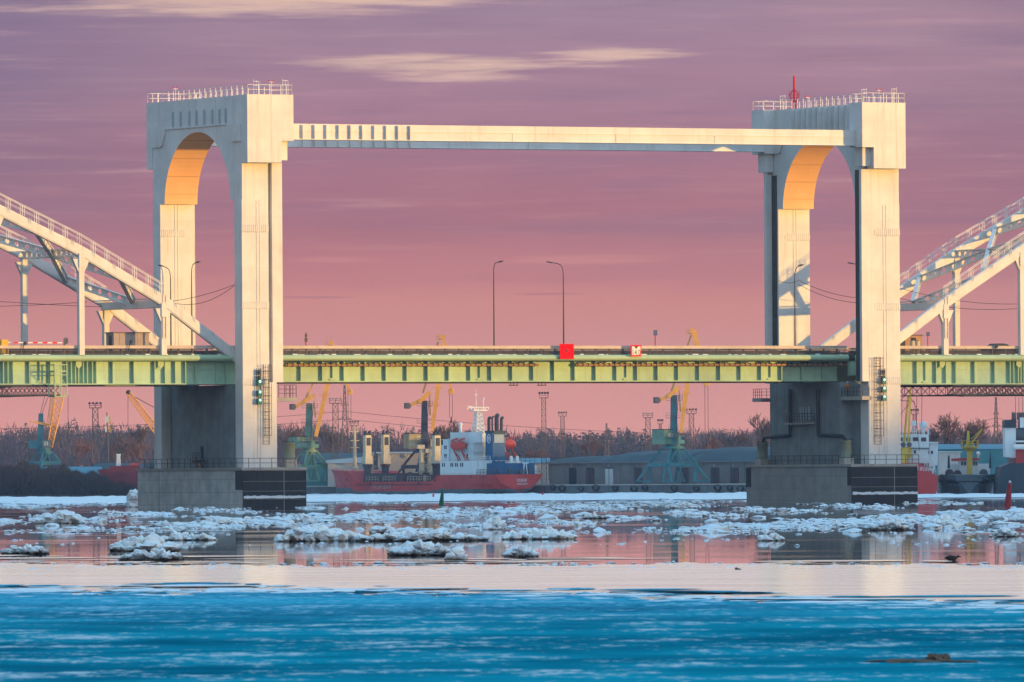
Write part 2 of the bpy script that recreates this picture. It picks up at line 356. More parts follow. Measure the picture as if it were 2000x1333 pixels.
def tower(right):
    T = (lambda t: LL + LW - t) if right else (lambda t: t)
    def bx(mb, t0, t1, *a): mb.box(T(t0), T(t1), *a)
    root = thing('bridge_tower', 'white lift bridge tower with fins on its lintel and a red mast on top' if right else
                 'white lift bridge tower with narrow slots in its lintel and no mast on its roof', 'bridge tower', (T(LW / 2), YC, ZPT), FR_B, 'towers of the lift bridge')
    for far in (0, 1):
        y0, y1 = (WW, WW + LD) if far else (0, LD)
        Yo = (lambda y: y1 - y) if far else (lambda y: y)
        tg = 3.94 if right else 3.47
        m = MB(); bx(m, 0, tg, y0, y1, ZPT, ZSPR); bx(m, tg, LW - .02, Yo(.75), Yo(LD), ZPT, ZSPR); bx(m, tg, LW, y0, y1, ZPT, ZLOW)
        leg = m.build('leg', M['white'], root)
        for za in (bp(500, 447, 0)[1], bp(500, 597, 0)[1], ZLOW + .05):
            m = MB(); bx(m, -.03, 3.5, y0 - .03, y1 + .03, za - .32, za + .32)
            for i in range(12): bx(m, .15 + i * .27, .19 + i * .27, y0 - .06, y0 - .03, za - .45, za + .45)
            m.build('splice_plate', M['white'], leg)
        m = MB(); bx(m, 3.95, 5.3, Yo(0), Yo(.55), ZLOW, ZBB)
        for k in range(9):
            z = ZLOW + 1.2 + k * 2.9; bx(m, 3.96, 5.31, Yo(-.02), Yo(.57), z, z + .07)
        m.build('guide_rail', M['white'], leg)
        m = MB(); bx(m, LW - .30, LW + .08 if far else 5.22, Yo(.56), Yo(LD - .35), ZLOW, ZBB - .1); m.build('guide_channel', M['dark'], leg)
        m = MB()
        tl = 2.1
        for z in np.arange(ZPT + 1.2, ZSPR - .2, .42): bx(m, tl - .19, tl + .19, y0 - .05, y0 - .02, z, z + .03)
        for q in (-.2, .2): bx(m, tl + q - .015, tl + q + .015, y0 - .05, y0 - .02, ZPT + 1, ZSPR - .1)
        for z in np.arange(ZPT + 2.2, ZSPR - 1, 2.4): bx(m, tl - .36, tl + .36, y0 - .05, y0 - .0, z, z + .05)
        m.build('wall_ladder', M['whitepart'], leg)
    # portal frame with the arch
    m = MB(); hs = (WW - LD - 2.4) / 2; A = [(YC + hs * math.cos(a), ZSPR + (ZAPX - ZSPR) * math.sin(a)) for a in np.linspace(0, math.pi, 41)]
    t0, t1 = .05, LW - .05
    for (ya, za), (yb, zb) in zip(A, A[1:]):
        for t, s_ in ((t0, 1), (t1, -1)):
            m.add([(T(t), ya, za), (T(t), yb, zb), (T(t), yb, ZLED), (T(t), ya, ZLED)], [(0, 1, 2, 3)])
    for y0, y1, ym in ((0.0, LD + 1.2, .75), (WW + LD, WW - 1.2, WW + LD - .75)): bx(m, t0, tg, y0, y1, ZSPR, ZLED); bx(m, tg, t1, ym, y1, ZSPR, ZLED)
    port = m.build('portal_frame', M['white'], root, fix=False)
    bm = bmesh.new(); bm.from_mesh(port.data); bmesh.ops.recalc_face_normals(bm, faces=bm.faces); bm.to_mesh(port.data); bm.free()
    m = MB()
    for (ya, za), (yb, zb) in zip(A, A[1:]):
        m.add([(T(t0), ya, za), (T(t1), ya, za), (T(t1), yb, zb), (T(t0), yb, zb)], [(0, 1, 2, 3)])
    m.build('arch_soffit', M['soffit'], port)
    m = MB(); bx(m, 0, LW, 1.5, WW + LD - 1.5, ZLED, ZTOP - .02); bx(m, -.10, LW + .1, 1.5, WW + LD - 1.5, ZLED - .0, ZLED + .18)
    lint = m.build('lintel', M['white'], root)
    for far in (0, 1):
        Yb = (lambda y: WW + LD - y) if far else (lambda y: y)
        m = MB(); bx(m, 0, 6.05, Yb(-1.7), Yb(1.5), ZSTEP, ZTOP); bx(m, 0, 4.45, Yb(-1.7), Yb(-.03), ZBB, ZSTEP)
        for z in (ZSTEP + .02, ZLED): bx(m, -.01, 6.06, Yb(-1.71), Yb(1.5), z - .03, z + .03)
        m.build('hoist_block', M['white'], root)
        # stepped corbel under the block, with sloped end
        m = MB()
        yz = [(Yb(0.02), ZLED - .01), (Yb(3.7), ZLED - .01), (Yb(3.6), ZLED - .7), (Yb(2.9), ZLED - 1.9), (Yb(2.5), ZLED - 2.05), (Yb(.02), ZLED - 2.05)]
        m.prism(yz, lambda a, b, t: (T(t), a, b), -.18, .045); m.build('corbel', M['white'], port)
        m = MB(); m.prism(yz, lambda a, b, t: (T(t), a, b), LW - .045, LW + .2); m.build('corbel', M['white'], port)
        m = MB(); bx(m, 4.45, 5.6, Yb(-.9), Yb(.9), ZBB + .3, ZSTEP - .02); m.build('sheave_housing', M['white'], root)
    if not right:
        us = (338, 353, 370, 384, 399, 415, 429, 441)
        for i, u in enumerate(us):
            vt = 215 - (i - 3.5) * 1.0; y, z1 = bq(u, vt, 0); _, z0 = bq(u, vt + 32, 0); r = .32
            m = MB(); pl = [(y + r * math.cos(a), z1 - r + r * math.sin(a)) for a in np.linspace(0, math.pi, 9)] + [(y + r * math.cos(a), z0 + r + r * math.sin(a)) for a in np.linspace(math.pi, 2 * math.pi, 9)]
            m.prism(pl, lambda a, b, t: (t, a, b), -.03, .02); m.build('vent_slot', M['teal'], lint)
    else:
        m = MB()
        for i in range(11):
            y = 4.3 + i * 1.42
            m.prism([(LW + .02, y), (LW + .55, y + .05), (LW + .55, y + .35), (LW + .02, y + 1.0)], lambda a, b, t: (T(a), b, t), ZLED + .2, ZTOP - .15)
        m.build('fin_cladding', M['white'], lint)
    m = MB()
    z = ZTOP
    m.rail([(T(.1), -1.6, z), (T(.1), WW + LD + 1.6, z)], 1.15, 1.5, .026, 1, .038)
    m.rail([(T(.1), -1.6, z), (T(5.9), -1.6, z), (T(5.9), 1.4, z), (T(LW), 1.4, z), (T(LW), WW + LD - 1.4, z), (T(5.9), WW + LD - 1.4, z), (T(5.9), WW + LD + 1.6, z), (T(.1), WW + LD + 1.6, z)], 1.15, 1.5, .026, 1, .038)
    m.build('roof_railing', M['whitepart'], root)
    for (t, y) in ((3.4, -1.2), (1.2, WW - 2)):
        m = MB(); m.tube((T(t), y, z), (T(t), y, z + 1.55), .04); m.bar((T(t) - .3, y, z + 1.5), (T(t) + .3, y, z + 1.5), .06); lp = m.build('obstruction_light', M['whitepart'], root)
        m = MB()
        for q in (-.27, .27): m.ball((T(t) + q, y, z + 1.62), .10, n=8, m=5)
        m.build('lamp', M['red'], lp)
    m = MB()
    for (t, y) in ((5.0, -1.0), (2.6, 2.0)) if not right else ((1.0, -1.3), (3.6, 1.6), (3.6, WW - .5)):
        for q in (0, .35, .7): m.tube((T(t + q), y, z), (T(t + q), y, z + 1.9 - .3 * q), .03)
        m.bar((T(t), y, z + 1.2), (T(t + .7), y, z + 1.2), .05); m.bar((T(t), y, z + 1.7), (T(t + .7), y, z + 1.68), .05)
    m.build('aerial_frame', M['whitepart'], root)
    # pier wall under the deck
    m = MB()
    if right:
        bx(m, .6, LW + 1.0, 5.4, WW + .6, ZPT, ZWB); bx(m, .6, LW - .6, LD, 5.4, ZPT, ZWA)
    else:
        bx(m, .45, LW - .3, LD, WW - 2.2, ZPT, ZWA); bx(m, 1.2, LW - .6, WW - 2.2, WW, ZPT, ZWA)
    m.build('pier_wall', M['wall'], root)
    # caged ladder
    uu = (1709, 1722.5) if right else (515.5, 528)
    (xa, zt), (xb, zb) = bp(uu[0], 698 if right else 712, -.3), bp(uu[1], 868, -.3)
    m = MB()
    for x in (xa, xb): m.bar((x, -.12, zb), (x, -.12, zt), .05); m.bar((x, -.7, zb + 1), (x, -.7, zt), .045)
    m.bar(((xa + xb) / 2, -.85, zb + 1), ((xa + xb) / 2, -.85, zt), .045)
    for zz in np.arange(zb, zt, .38): m.bar((xa, -.12, zz), (xb, -.12, zz), .035)
    for zz in np.arange(zb + 1, zt, .95): m.path([(xa, -.12, zz), (xa, -.7, zz), ((xa + xb) / 2, -.85, zz), (xb, -.7, zz), (xb, -.12, zz)], .03, 4)
    m.build('caged_ladder', M['steel'], root)
    # pier foot railing
    m = MB()
    xs = (min(T(-1.6), T(6.0)), max(T(-1.6), T(6.0)))
    m.rail([(xs[0], WW + LD + 1, ZPT), (xs[0], -1.6, ZPT), (xs[1], -1.6, ZPT), (xs[1], WW + LD + 1, ZPT)], 1.1, 1.6, .03, 1)
    m.build('foot_railing', M['railing'], root)
    # span-side platform
    m = MB()
    zf = bp(560, 777, 1.0)[1] if not right else bp(1670, 773, 2)[1] - .1
    if right: bx(m, LW - .3, LW + 1.0, -.1, 5.3, zf - .45, zf); bx(m, LW + .6, LW + 2.2, WW + .6, WW + 3.0, zf - .45, zf); bx(m, LW - 1, LW + .6, WW + LD, WW + 3.0, zf - .45, zf)
    else: bx(m, LW - .02, LW + 2.9, .2, 3.2, zf - .45, zf)
    pf = m.build('platform', M['slab'], root)
    m = MB()
    if right: m.rail([(T(LW + .9), 5.3, zf), (T(LW + .9), -.05, zf), (T(LW), -.05, zf)], 1.15, .8, .025, 1); m.rail([(T(LW + .7), WW + .7, zf), (T(LW + 2.1), WW + .7, zf), (T(LW + 2.1), WW + 2.9, zf)], 1.15, .6, .025, 2)
    else: m.rail([(T(LW + .4), .3, zf), (T(LW + 2.7), .3, zf), (T(LW + 2.7), 3.1, zf)], 1.5, .8, .028, 2)
    m.build('railing', M['railing'], pf)
    if right:
        for pts in (((1543, 761), (1543, 850), (1493, 855), (1489, 866)), ((1597, 761), (1598, 850), (1645, 852), (1652, 862))):
            m = MB(); xw = T(LW + 1.28); q = [bq(u, v, xw) for u, v in pts]; m.path([(xw, a, b) for a, b in q], .22, 8); m.build('drain_pipe', M['dark'], root)
        xw = T(LW + 1.02); (ya, z1), (yb, z0) = bq(1562, 795, xw), bq(1583, 822, xw)
        m = MB(); m.box(xw - .06, xw + .02, min(ya, yb), max(ya, yb), z0, z1); wn = m.build('window', M['teal'], root)
        m = MB()
        for i in range(1, 4):
            yy = yb + (ya - yb) * i / 4; m.box(xw - .1, xw - .06, yy - .04, yy + .04, z0, z1)
        m.box(xw - .1, xw - .06, min(ya, yb), max(ya, yb), (z0 + z1) / 2 - .04, (z0 + z1) / 2 + .04); m.build('window_bars', M['dark'], wn)
        (ya, z0), (yb, _) = bq(1546, 828, xw), bq(1592, 828, xw); lo, hi = min(ya, yb), max(ya, yb)
        m = MB(); m.box(xw - 1.1, xw - .01, lo, hi, z0 - .12, z0 + .12); bal = m.build('balcony', M['slab'], root)
        m = MB(); m.rail([(xw - .05, lo, z0 + .12), (xw - 1.05, lo, z0 + .12), (xw - 1.05, hi, z0 + .12), (xw - .05, hi, z0 + .12)], 1.1, .7, .025, 2); m.build('railing', M['railing'], bal)
    return root, T

def pier(right):
    ca, cb, cl, cv = (1663, 1791, 1456, 983.5) if right else (474, 597, 267, 990)
    yn, yf = -2.0, WW + LD + 2.6
    xa, xb = bp(ca, cv, yn)[0], bp(cb, cv, yn)[0]
    if right: yf = bq(1458, 945, xa)[0]
    root = thing('bridge_pier', 'river pier with black clad front, dark pipes and a window on the wall above it' if right else
                 'river pier with black clad front and an ice lump piled against its far corner', 'bridge pier', ((xa + xb) / 2, YC, -1), FR_B, 'river piers under the towers')
    m = MB(); m.box(xa, xb, yn, yf, -1, ZPT - .3); m.build('pier_body', M['conc'], root)
    m = MB(); m.box(xa - .15, xb + .15, yn - .15, yf + .15, ZPT - .3, ZPT); m.build('pier_cap', M['slab'], root)
    m = MB(); m.box(xa + .0, xb + .06, yn - .08, yn - .003, -1, ZPT - .38); m.box(xa - .07, xa - .003, yn - .08, yn + (.9 if right else 1.9), 2.15, ZPT - .38)
    m.box(xa - .07, xa, yn - .08, yn - .003, 2.15, ZPT - .38)
    cl_ = m.build('cladding', M['clad'], root)
    if right: m = MB(); m.box(xa - .07, xa - .003, yf - 1.2, yf + .02, 2.0, ZPT - .38); m.build('cladding', M['clad'], root)
    zs = bp((ca + cb) / 2, (971 if not right else 963.5), yn)[1]
    m = MB(); random.seed(4 + right); x = xa + .1
    while x < xb - .1:
        w_ = random.uniform(.25, .7); m.box(x, min(x + w_, xb), yn - .16 - random.random() * .08, yn - .082, zs - random.uniform(.12, .2), zs + random.uniform(.1, .2)); x += w_
    m.build('ice_line', M['snow'], cl_)
    m = MB()
    for z in (1.0, 1.95, 3.1): m.box(xa + .02, xb, yn - .10, yn - .082, z, z + .035)
    m.box((xa * .35 + xb * .65), (xa * .35 + xb * .65) + .06, yn - .10, yn - .082, -.5, ZPT - .4); m.build('weld_seam', M['slab'], cl_)
    return root

twl, TL = tower(0); twr, TR = tower(1)
pier(0); pier(1)

# ---- beams tying the tower tops
ZB1, ZB0 = bp(700, 244, 1.0)[1], bp(700, 275, 1.0)[1]
for k, (y0, lab) in enumerate(((.1, 'nearer overhead beam between the tower tops, sunlit cream with a row of ribs'), (WW + .4, 'farther overhead beam between the tower tops, a shaded strip below the sunlit beam'))):
    xa, xb = 6.05, LL + LW - 6.05
    root = thing('overhead_beam', lab, 'beam', ((xa + xb) / 2, y0 + .8, ZB0), FR_B, 'overhead beams between the towers')
    m = MB(); m.box(xa, xb, y0, y0 + 1.6, ZB0, ZB1); m.box(xa, xb, y0 - .07, y0 - .002, ZB1 - .86, ZB1 - .78); m.box(xa, xb, y0 - .12, y0 - .002, ZB0, ZB0 + .08)
    for x in (20.5, 36, 50, 63.5): m.box(x, x + .06, y0 - .05, y0 - .002, ZB0 + .1, ZB1 - .88)
    m.build('box_girder', M['white'], root)
    for u in (589.8, 613, 636, 660, 683, 706, 729.5, 752.6, 776, 799.5):
        x = bp(u, 260, y0)[0]; m = MB(); m.box(x - .06, x + .06, y0 - .34, y0 - .002, ZB0 + .12, ZB1 - .12); m.build('rib', M['white'], root)

# ---- decks
def deck(name, lab, cat, x0, x1, yw, yp, zt, vweb, stiff, thin, sag=0):
    """girder bridge deck between x0 and x1: web plane at yw, fascia pipe at yp, mirrored about the axis"""
    zp1, zp0, zb = zt
    root = thing(name, lab, cat, ((x0 + x1) / 2, YC, zb), FR_B)
    zc, r = (zp1 + zp0) / 2, (zp1 - zp0) / 2
    for far in (0, 1):
        Y = (lambda y: 2 * YC - y) if far else (lambda y: y)
        m = MB(); m.box(x0, x1, Y(yw), Y(yw + .12), zb, zp0 + .25); m.box(x0, x1, Y(yw - .28), Y(yw + .4), zb - .12, zb - .003)
        m.box(x0, x1, Y(yw - .14), Y(yw - .003), zp0 - 1.0, zp0 - .97)
        g = m.build('girder', M['green'], root)
        m = MB(); m.box(x0, x1, Y(yw - .30), Y(yw + .42), zb - .21, zb - .123); m.build('bottom_flange', M['dark'], g)
        if not far:
            for x in stiff:
                m = MB(); m.box(x - .05, x + .05, yw - .42, yw - .003, zb + .02, zp0 - .05); m.build('stiffener', M['green'], g)
            for x in thin:
                m = MB(); m.box(x - .03, x + .03, yw - .25, yw - .003, zb + .35, zp0 - .05); m.box(x - .35, x + .35, yw - .2, yw - .003, zb + .1, zb + .22); m.build('stiffener', M['green'], g)
        m = MB(); pr = [(yp + r * 1.15 * math.cos(a), zc + r * math.sin(a)) for a in np.linspace(math.pi / 2, 3 * math.pi / 2, 9)] + [(yw + .1, zp0 + .02), (yw + .1, zp1 - .02)]
        m.prism(pr, lambda a, b, t: (t, Y(a), b), x0, x1)
        for x in np.arange(x0 + 1.2, x1, 3.35): m.prism([(yp + (r + .012) * 1.15 * math.cos(a), zc + (r + .012) * math.sin(a)) for a in np.linspace(math.pi / 2, 3 * math.pi / 2, 9)], lambda a, b, t: (t, Y(a), b), x, x + .05)
        m.build('fascia', M['pipe'], root, smooth=False)
        # railing
        yr = yp + .25; zr = zp1 + 1.05
        m = MB(); m.box(x0, x1, Y(yr - .12), Y(yr + .12), zr - .31, zr); m.box(x0, x1, Y(yr - .14), Y(yr + .14), zr + .001, zr + .04); hr = m.build('handrail', M['cream'], root)
        m = MB()
        m.box(x0, x1, Y(yr - .05), Y(yr + .05), zp1 + .1, zp1 + .16)
        for x in np.arange(x0 + .2, x1, .16): m.box(x - .018, x + .018, Y(yr - .02), Y(yr + .02), zp1 + .16, zr - .31)
        for x in np.arange(x0 + .3, x1, 1.85): m.box(x - .09, x + .09, Y(yr - .07), Y(yr + .07), zp1, zr - .31)
        m.build('pickets', M['railing'], hr)
        m = MB(); m.box(x0, x1, Y(yr + 2.4), Y(yr + 2.65), zp1 + .02, zp1 + .5); m.box(x0, x1, Y(yr + 2.45), Y(yr + 2.6), zp1 + .75, zp1 + .85)
        m.build('guard_barrier', M['railing'], root)
        if not far:
            m = MB(); random.seed(7); x = x0 + .3
            while x < x1 - 1:
                w_ = random.uniform(.2, .9)
                if random.random() < .5: m.box(x, x + w_, yr - .3, yr - .1, zp1 - .02, zp1 + random.uniform(.03, .11))
                x += w_ + random.uniform(.1, .7)
            m.build('snow_ridge', M['snow'], root)
    m = MB(); m.box(x0, x1, yw + .1, 2 * YC - yw - .1, zp1 - .45, zp1 - .02); m.build('road_deck', M['asphalt'], root)
    return root

zt_l = (bp(800, 693.2, 5.0)[1], bp(800, 705.3, 5.0)[1], bp(800, 744.5, 8.0)[1])
YWl, YPl, YWa, YPa = 8.0, 5.3, 5.55, 4.45
xl0, xl1 = LW + .75, bp(1655, 700, YPl)[0]
lift = deck('lift_span', 'lift span of the bridge, green girder glowing golden between the two towers', 'bridge span', xl0, xl1, YWl, YPl, zt_l, 745,
            [bp(u, 730, YWl)[0] for u in (585, 627, 669, 710, 751, 792, 833, 874, 916, 957, 998, 1039, 1080, 1120, 1161, 1201.6, 1242, 1282, 1322, 1363, 1404, 1444, 1484, 1524, 1564, 1604)],
            [bp(u, 730, YWl)[0] for u in (648, 936, 1222, 1503.6)])
def ctray(u0, u1):
    xa, xb = bp(u0, 713, YWl)[0], bp(u1, 713, YWl)[0]; zc = bp(800, 713.5, YWl - .5)[1]
    m = MB(); m.tube((xa, YWl - .62, zc), (xb, YWl - .62, zc), .15, None, 8); o = m.build('cable_pipe', M['cable'], lift)
    m = MB(); m.box(xa + .2, xa + .27, YWl - .80, YWl - .44, zc - .17, zc + .22); j = m.build('joint', M['dark'], o)
    for x in np.arange(xa + .92, xb, .72): c = j.copy(); COL.objects.link(c); c.location.x += x - xa - .2
    m = MB(); x = xa + .9; m.box(x - .35, x + .35, YWl - .8, YWl - .44, zc + .23, zc + .36); j = m.build('hanger', M['dark'], o)
    for x in np.arange(xa + 3.7, xb, 2.8): c = j.copy(); COL.objects.link(c); c.location.x += x - xa - .9
ctray(553, 1047); ctray(1120, 1648)
m = MB(); xa, xb = bp(1648, 730, YWl)[0], bp(1672, 730, YWl)[0]
m.box(xa - .6, xb + 2.0, YPl - .2, YPl + .6, zt_l[1] - 1.8, zt_l[1] - .1); m.box(xb, xb + 1.9, YPl - 1.8, YPl, zt_l[1] - .9, zt_l[1] + .3)
m.box(xb + .6, xb + 1.9, 2.8, 7.2, zt_l[2] + .15, zt_l[1] + .6); m.box(xb - .9, xb + .6, 4.6, 7.2, zt_l[2] + .9, zt_l[1] - .1)
m.build('guide_shoe', M['green'], lift)
for u in (1003, 1058):
    xa = bp(u, 748, YWl)[0]; m = MB(); z = zt_l[2] - .22
    for dx in (-.45, 0, .5): m.tube((xa + dx, YWl, z), (xa + dx, YWl, z - .3), .04)
    m.tube((xa - .6, YWl, z - .32), (xa + .6, YWl, z - .32), .06); m.build('hanger_bracket', M['dark'], lift)

def zpp(u, Yp, Yw): return (bp(u, 693.2, Yp)[1], bp(u, 706, Yp)[1], bp(u, 749.5, Yw)[1])
sl_ = (4, 13, 23, 55, 96, 128, 137, 145, 151, 160, 168, 178, 186, 218, 259, 300, 320, 340, 360, 380, 421, 439)
apl = deck('approach_span', 'approach span under the falling arch, lattice cage on its green girder', 'bridge span', -136.0, 3.2, YWa, YPa, zpp(250, YPa, YWa), 750, [bp(u, 730, YWa)[0] for u in sl_], [bp(76, 730, YWa)[0]])
sr_ = (1788, 1826, 1845, 1864, 1901, 1940, 1970, 1977, 1986, 1991, 1997)
apr = deck('approach_span', 'approach span under the arch beside the finned tower, booth and car on its deck', 'bridge span', LL + LW - 3.2, LL + LW + 136, YWa, YPa, zpp(1850, YPa, YWa), 750, [bp(u, 730, YWa)[0] for u in sr_], [bp(1806, 730, YWa)[0]])

# ---- arch trusses over the approach spans
YN, YF = 4.4, 20.8
def arch(right, deckroot, pts):
    P = [bp(u, v, YN) for u, v in pts]
    for k in (.80, .72, .40):                     # the arch goes on beyond the picture, over its crown and down again
        (xa, za), (xb, zb) = P[-2], P[-1]; P.append((2 * xb - xa, zb + (zb - za) * k))
    xc = P[-1][0]; P += [(2 * xc - x, z) for x, z in P[-2::-1]]; PE = P; P = P[:-1]
    lab = 'white tied arch rising away from the finned tower, walkway railing on its chords' if right else 'white tied arch falling towards the slotted tower, walkway railing on its chords'
    zd = zt_l[0] + .0
    root = thing('tied_arch', lab, 'bridge arch', ((P[0][0] + P[-1][0]) / 2, YC, zd), FR_B, 'tied arches over the approach spans')
    H, Wd = 1.22, .62
    for Y in (YN, YF):
        m = MB()
        for (xa, za), (xb, zb) in zip(PE, PE[1:]):
            m.bar((xa, Y, za), (xb, Y, zb), Wd, H); m.bar((xa, Y, za), (xb, Y, zb), Wd + .14, H * .8); 
        for (xa, za), (xb, zb) in zip(P, P[1:]):
            d = Vector((xb - xa, 0, zb - za)); n = Vector((-d.z, 0, d.x)).normalized(); n = n if n.z > 0 else -n
            p0, p1 = Vector((xa, Y, za)), Vector((xb, Y, zb)); k = 4
            for i in range(k):
                q = p0 + (p1 - p0) * ((i + .5) / k) + n * (H / 2 - .1)
                for dq in (-.14, .14): m.bar(q + d.normalized() * dq + Vector((0, -Wd / 2 - .09, .25)), q + d.normalized() * dq + Vector((0, -Wd / 2 - .09, -.35)), .06)
        ch = m.build('chord', M['white'], root)
        m = MB()
        for (xa, za), (xb, zb) in list(zip(P, P[1:]))[1:]:
            p0, p1 = Vector((xa, Y, za + H * .6)), Vector((xb, Y, zb + H * .6)); k = max(2, round((p1 - p0).length / 2.1))
            for yo in (-.34, .34):
                o = Vector((0, yo, 0))
                for i in range(k + 1):
                    q = p0 + (p1 - p0) * (i / k) + o; m.bar(q, q + Vector((0, 0, 1.25)), .05)
                    q2 = q + (p1 - p0).normalized() * .28; m.bar(q2, q2 + Vector((0, 0, 1.25)), .05)
                m.bar(p0 + o + Vector((0, 0, 1.25)), p1 + o + Vector((0, 0, 1.25)), .06); m.bar(p0 + o + Vector((0, 0, .65)), p1 + o + Vector((0, 0, .65)), .035)
        m.build('walkway_railing', M['whitepart'], ch)
        for i, (x, z) in enumerate(P[1:]):
            m = MB(); m.box(x - .33, x + .33, Y - .36, Y + .36, zd - .05, z - H * .4); m.bar((x, Y, z - 1.9), (x, Y, z - .2), .7, .9)
            m.prism([(x - .33, z - 2.6), (x + .33, z - 2.6), (x + 1.1, z - .9), (x - 1.1, z - .9)], lambda a, b, t: (a, t, b), Y - .30, Y + .30)
            m.build('post', M['white'], root)
        if Y == YN:
            x, z = P[1]; m = MB(); q = .28
            for s_ in (-.2, .2): m.bar((x + s_, Y - .42, zd + 2), (x + s_, Y - .42, z + .8), .05)
            for zz in np.arange(zd + 2, z + .8, .4): m.bar((x - .2, Y - .42, zz), (x + .2, Y - .42, zz), .035)
            m.build('ladder', M['cream'], root)
            for x, z in P[1:3]:
                m = MB(); zg = zt_l[1]; m.prism([(x - .38, zg), (x + .38, zg), (x + .38, zg - .55), (x, zg - .95), (x - .38, zg - .55)], lambda a, b, t: (a, t, b), YWa - .5, YWa - .44); m.build('gusset', M['pipe'], root)
    def strut(p, q, name):
        p, q = Vector(p), Vector(q); m = MB(); m.bar(p + Vector((0, 0, .45)), q + Vector((0, 0, .45)), .5, .10); m.bar(p - Vector((0, 0, .45)), q - Vector((0, 0, .45)), .5, .10)
        d = q - p; n = max(2, round(d.length / 1.5)); dd = d / n; Z = Vector((0, 0, 1)); s_ = d.cross(Z).normalized() * .03
        for i in range(n):                        # plate with a round hole in every cell
            c = p + dd * (i + .5); hx, hz = dd.length / 2, .40; r = .30; vs = []; fs = []; K = 16; e = dd.normalized()
            for side in (-1, 1):
                for k in range(K):
                    a = 6.28318 * k / K + .0001; ca, sa = math.cos(a), math.sin(a); t = min(hx / max(abs(ca), 1e-6), hz / max(abs(sa), 1e-6))
                    vs.append(c + e * (ca * t) + Z * (sa * t) + s_ * side); vs.append(c + e * (ca * r) + Z * (sa * r) + s_ * side)
            for side in (0, 1):
                for k in range(K):
                    a, b = side * 2 * K + 2 * k, side * 2 * K + 2 * ((k + 1) % K); fs.append((a, b, b + 1, a + 1))
            for k in range(K):
                a, b = 2 * k + 1, 2 * ((k + 1) % K) + 1; fs.append((a, b, b + 2 * K, a + 2 * K))
            # straight corners are cut by the polygon; fill them with slim cell posts
            m.bar(c - dd / 2 - Z * .4, c - dd / 2 + Z * .4, .14, .1); m.add(vs, fs)
        m.bar(q - Z * .4, q + Z * .4, .14, .1)
        m.build(name, M['white'], root)
    nodes = P[1:]
    mids = [((xa + xb) / 2, (za + zb) / 2) for (xa, za), (xb, zb) in zip(nodes, nodes[1:])]
    for i, (x, z) in enumerate(nodes):
        if i == 0:
            m = MB(); m.bar((x, YN + .3, z - .35), (x, YF - .3, z - .35), 1.5, .9); m.bar((x, YN + .3, z + .32), (x, YF - .3, z + .32), 1.1, .12); m.build('portal_strut', M['white'], root)
        else: strut((x, YN + .3, z - .1), (x, YF - .3, z - .1), 'strut')
        for j in (i - 1, i):
            if 0 <= j < len(mids):
                for Y, Yi in ((YN, YN + .3), (YF, YF - .3)): strut((x, YC, z - .1), (mids[j][0], Yi, mids[j][1] - .1), 'wind_brace')
    return P
PLa = arch(0, apl, [(463, 700), (318, 588), (157, 491), (-10, 407)])
PRa = arch(1, apr, [(1700, 703), (1845, 592), (1994, 489), (2143, 402)])

# ---- things on and around the bridge
def lamppost(u, vb, vt, uh, vh, Y, lab, name='street_lamp'):
    x, zt_ = bp(u, vt, Y); xh, zh = bp(uh, vh, Y); z0 = zt_l[0] - .02
    root = thing(name, lab, 'street lamp', (x, Y, z0), FR_B, 'street lamps along the deck')
    # the arm swings across the roadway, seen foreshortened
    k = 1.0 if Y > YC else -1.0
    dy = -k * abs(bp(uh, vh, Y)[0] - x) * CT / ST * .85
    yb, zb2 = Y + dy, zh
    m = MB(); m.tube((x, Y, z0), (x, Y, z0 + 3.5), .11, .09, 8); m.tube((x, Y, z0 + 3.5), (x, Y, zt_ - .9), .09, .06, 8)
    pts = [(x, Y, zt_ - .9), (x, Y + dy * .06, zt_ - .35), (x, Y + dy * .22, zt_ + .1), (x, Y + dy * .5, zt_ + .1 + (zb2 - zt_) * .45), (x, yb, zb2)]
    m.path(pts, .05, 6); m.build('pole', M['railing'], root)
    m = MB(); m.bar((x, yb - dy * .02, zb2), (x, yb + (1.0 if dy > 0 else -1.0) * .9, zb2 + .12), .3, .13); m.build('lamp_head', M['steel'], root)
lamppost(964, 675, 517, 977, 513, 2 * YC - YPl - .4, 'dark street lamp on the lift span with its arm pointing towards the red square board')
lamppost(1100, 675, 519, 1072, 512, YPl + .5, 'dark street lamp rising behind the red square board')
lamppost(374, 675, 520, 386, 514, 2 * YC - YPa - .4, 'dark street lamp in front of the sunlit far leg of the slotted tower')
lamppost(333, 675, 528, 312, 519, YPa + .5, 'pale sunlit street lamp beside the end post of the falling arch')
lamppost(1552, 675, 528, 1562, 520, 2 * YC - YPl - .4, 'dark street lamp in front of the arch shadow on the finned tower')
lamppost(1689, 675, 521, 1663, 514, YPl + .6, 'street lamp mostly hidden by the near leg of the finned tower, its head poking out')

def board(u0, v0, u1, v1, Y, name, lab, mtl):
    (xa, z1), (xb, z0) = bp(u0, v0, Y), bp(u1, v1, Y)
    root = thing(name, lab, 'sign', ((xa + xb) / 2, Y, z0), FR_B)
    m = MB(); m.box(xa, xb, Y, Y + .08, z0, z1); pl = m.build('sign_plate', mtl, root)
    m = MB()
    for x in (xa + .3, xb - .3):
        for z in (z0 + .3, z1 - .4): m.bar((x, Y + .09, z), (x, Y + .6, z), .07)
    m.build('bracket', M['dark'], root)
    return root, pl, xa, xb, z0, z1
YS = YPl - .78
root, pl, xa, xb, z0, z1 = board(1094, 672, 1121, 701.5, YS, 'red_board', 'plain red square board with a small lamp at its centre, on the lift span railing', M['red'])
m = MB(); m.lathe(((xa + xb) / 2, YS - .12, (z0 + z1) / 2 + .1), [(.11, 0), (.13, .05), (.13, .118)], 10, 'y'); m.build('lamp', M['steel'], root)
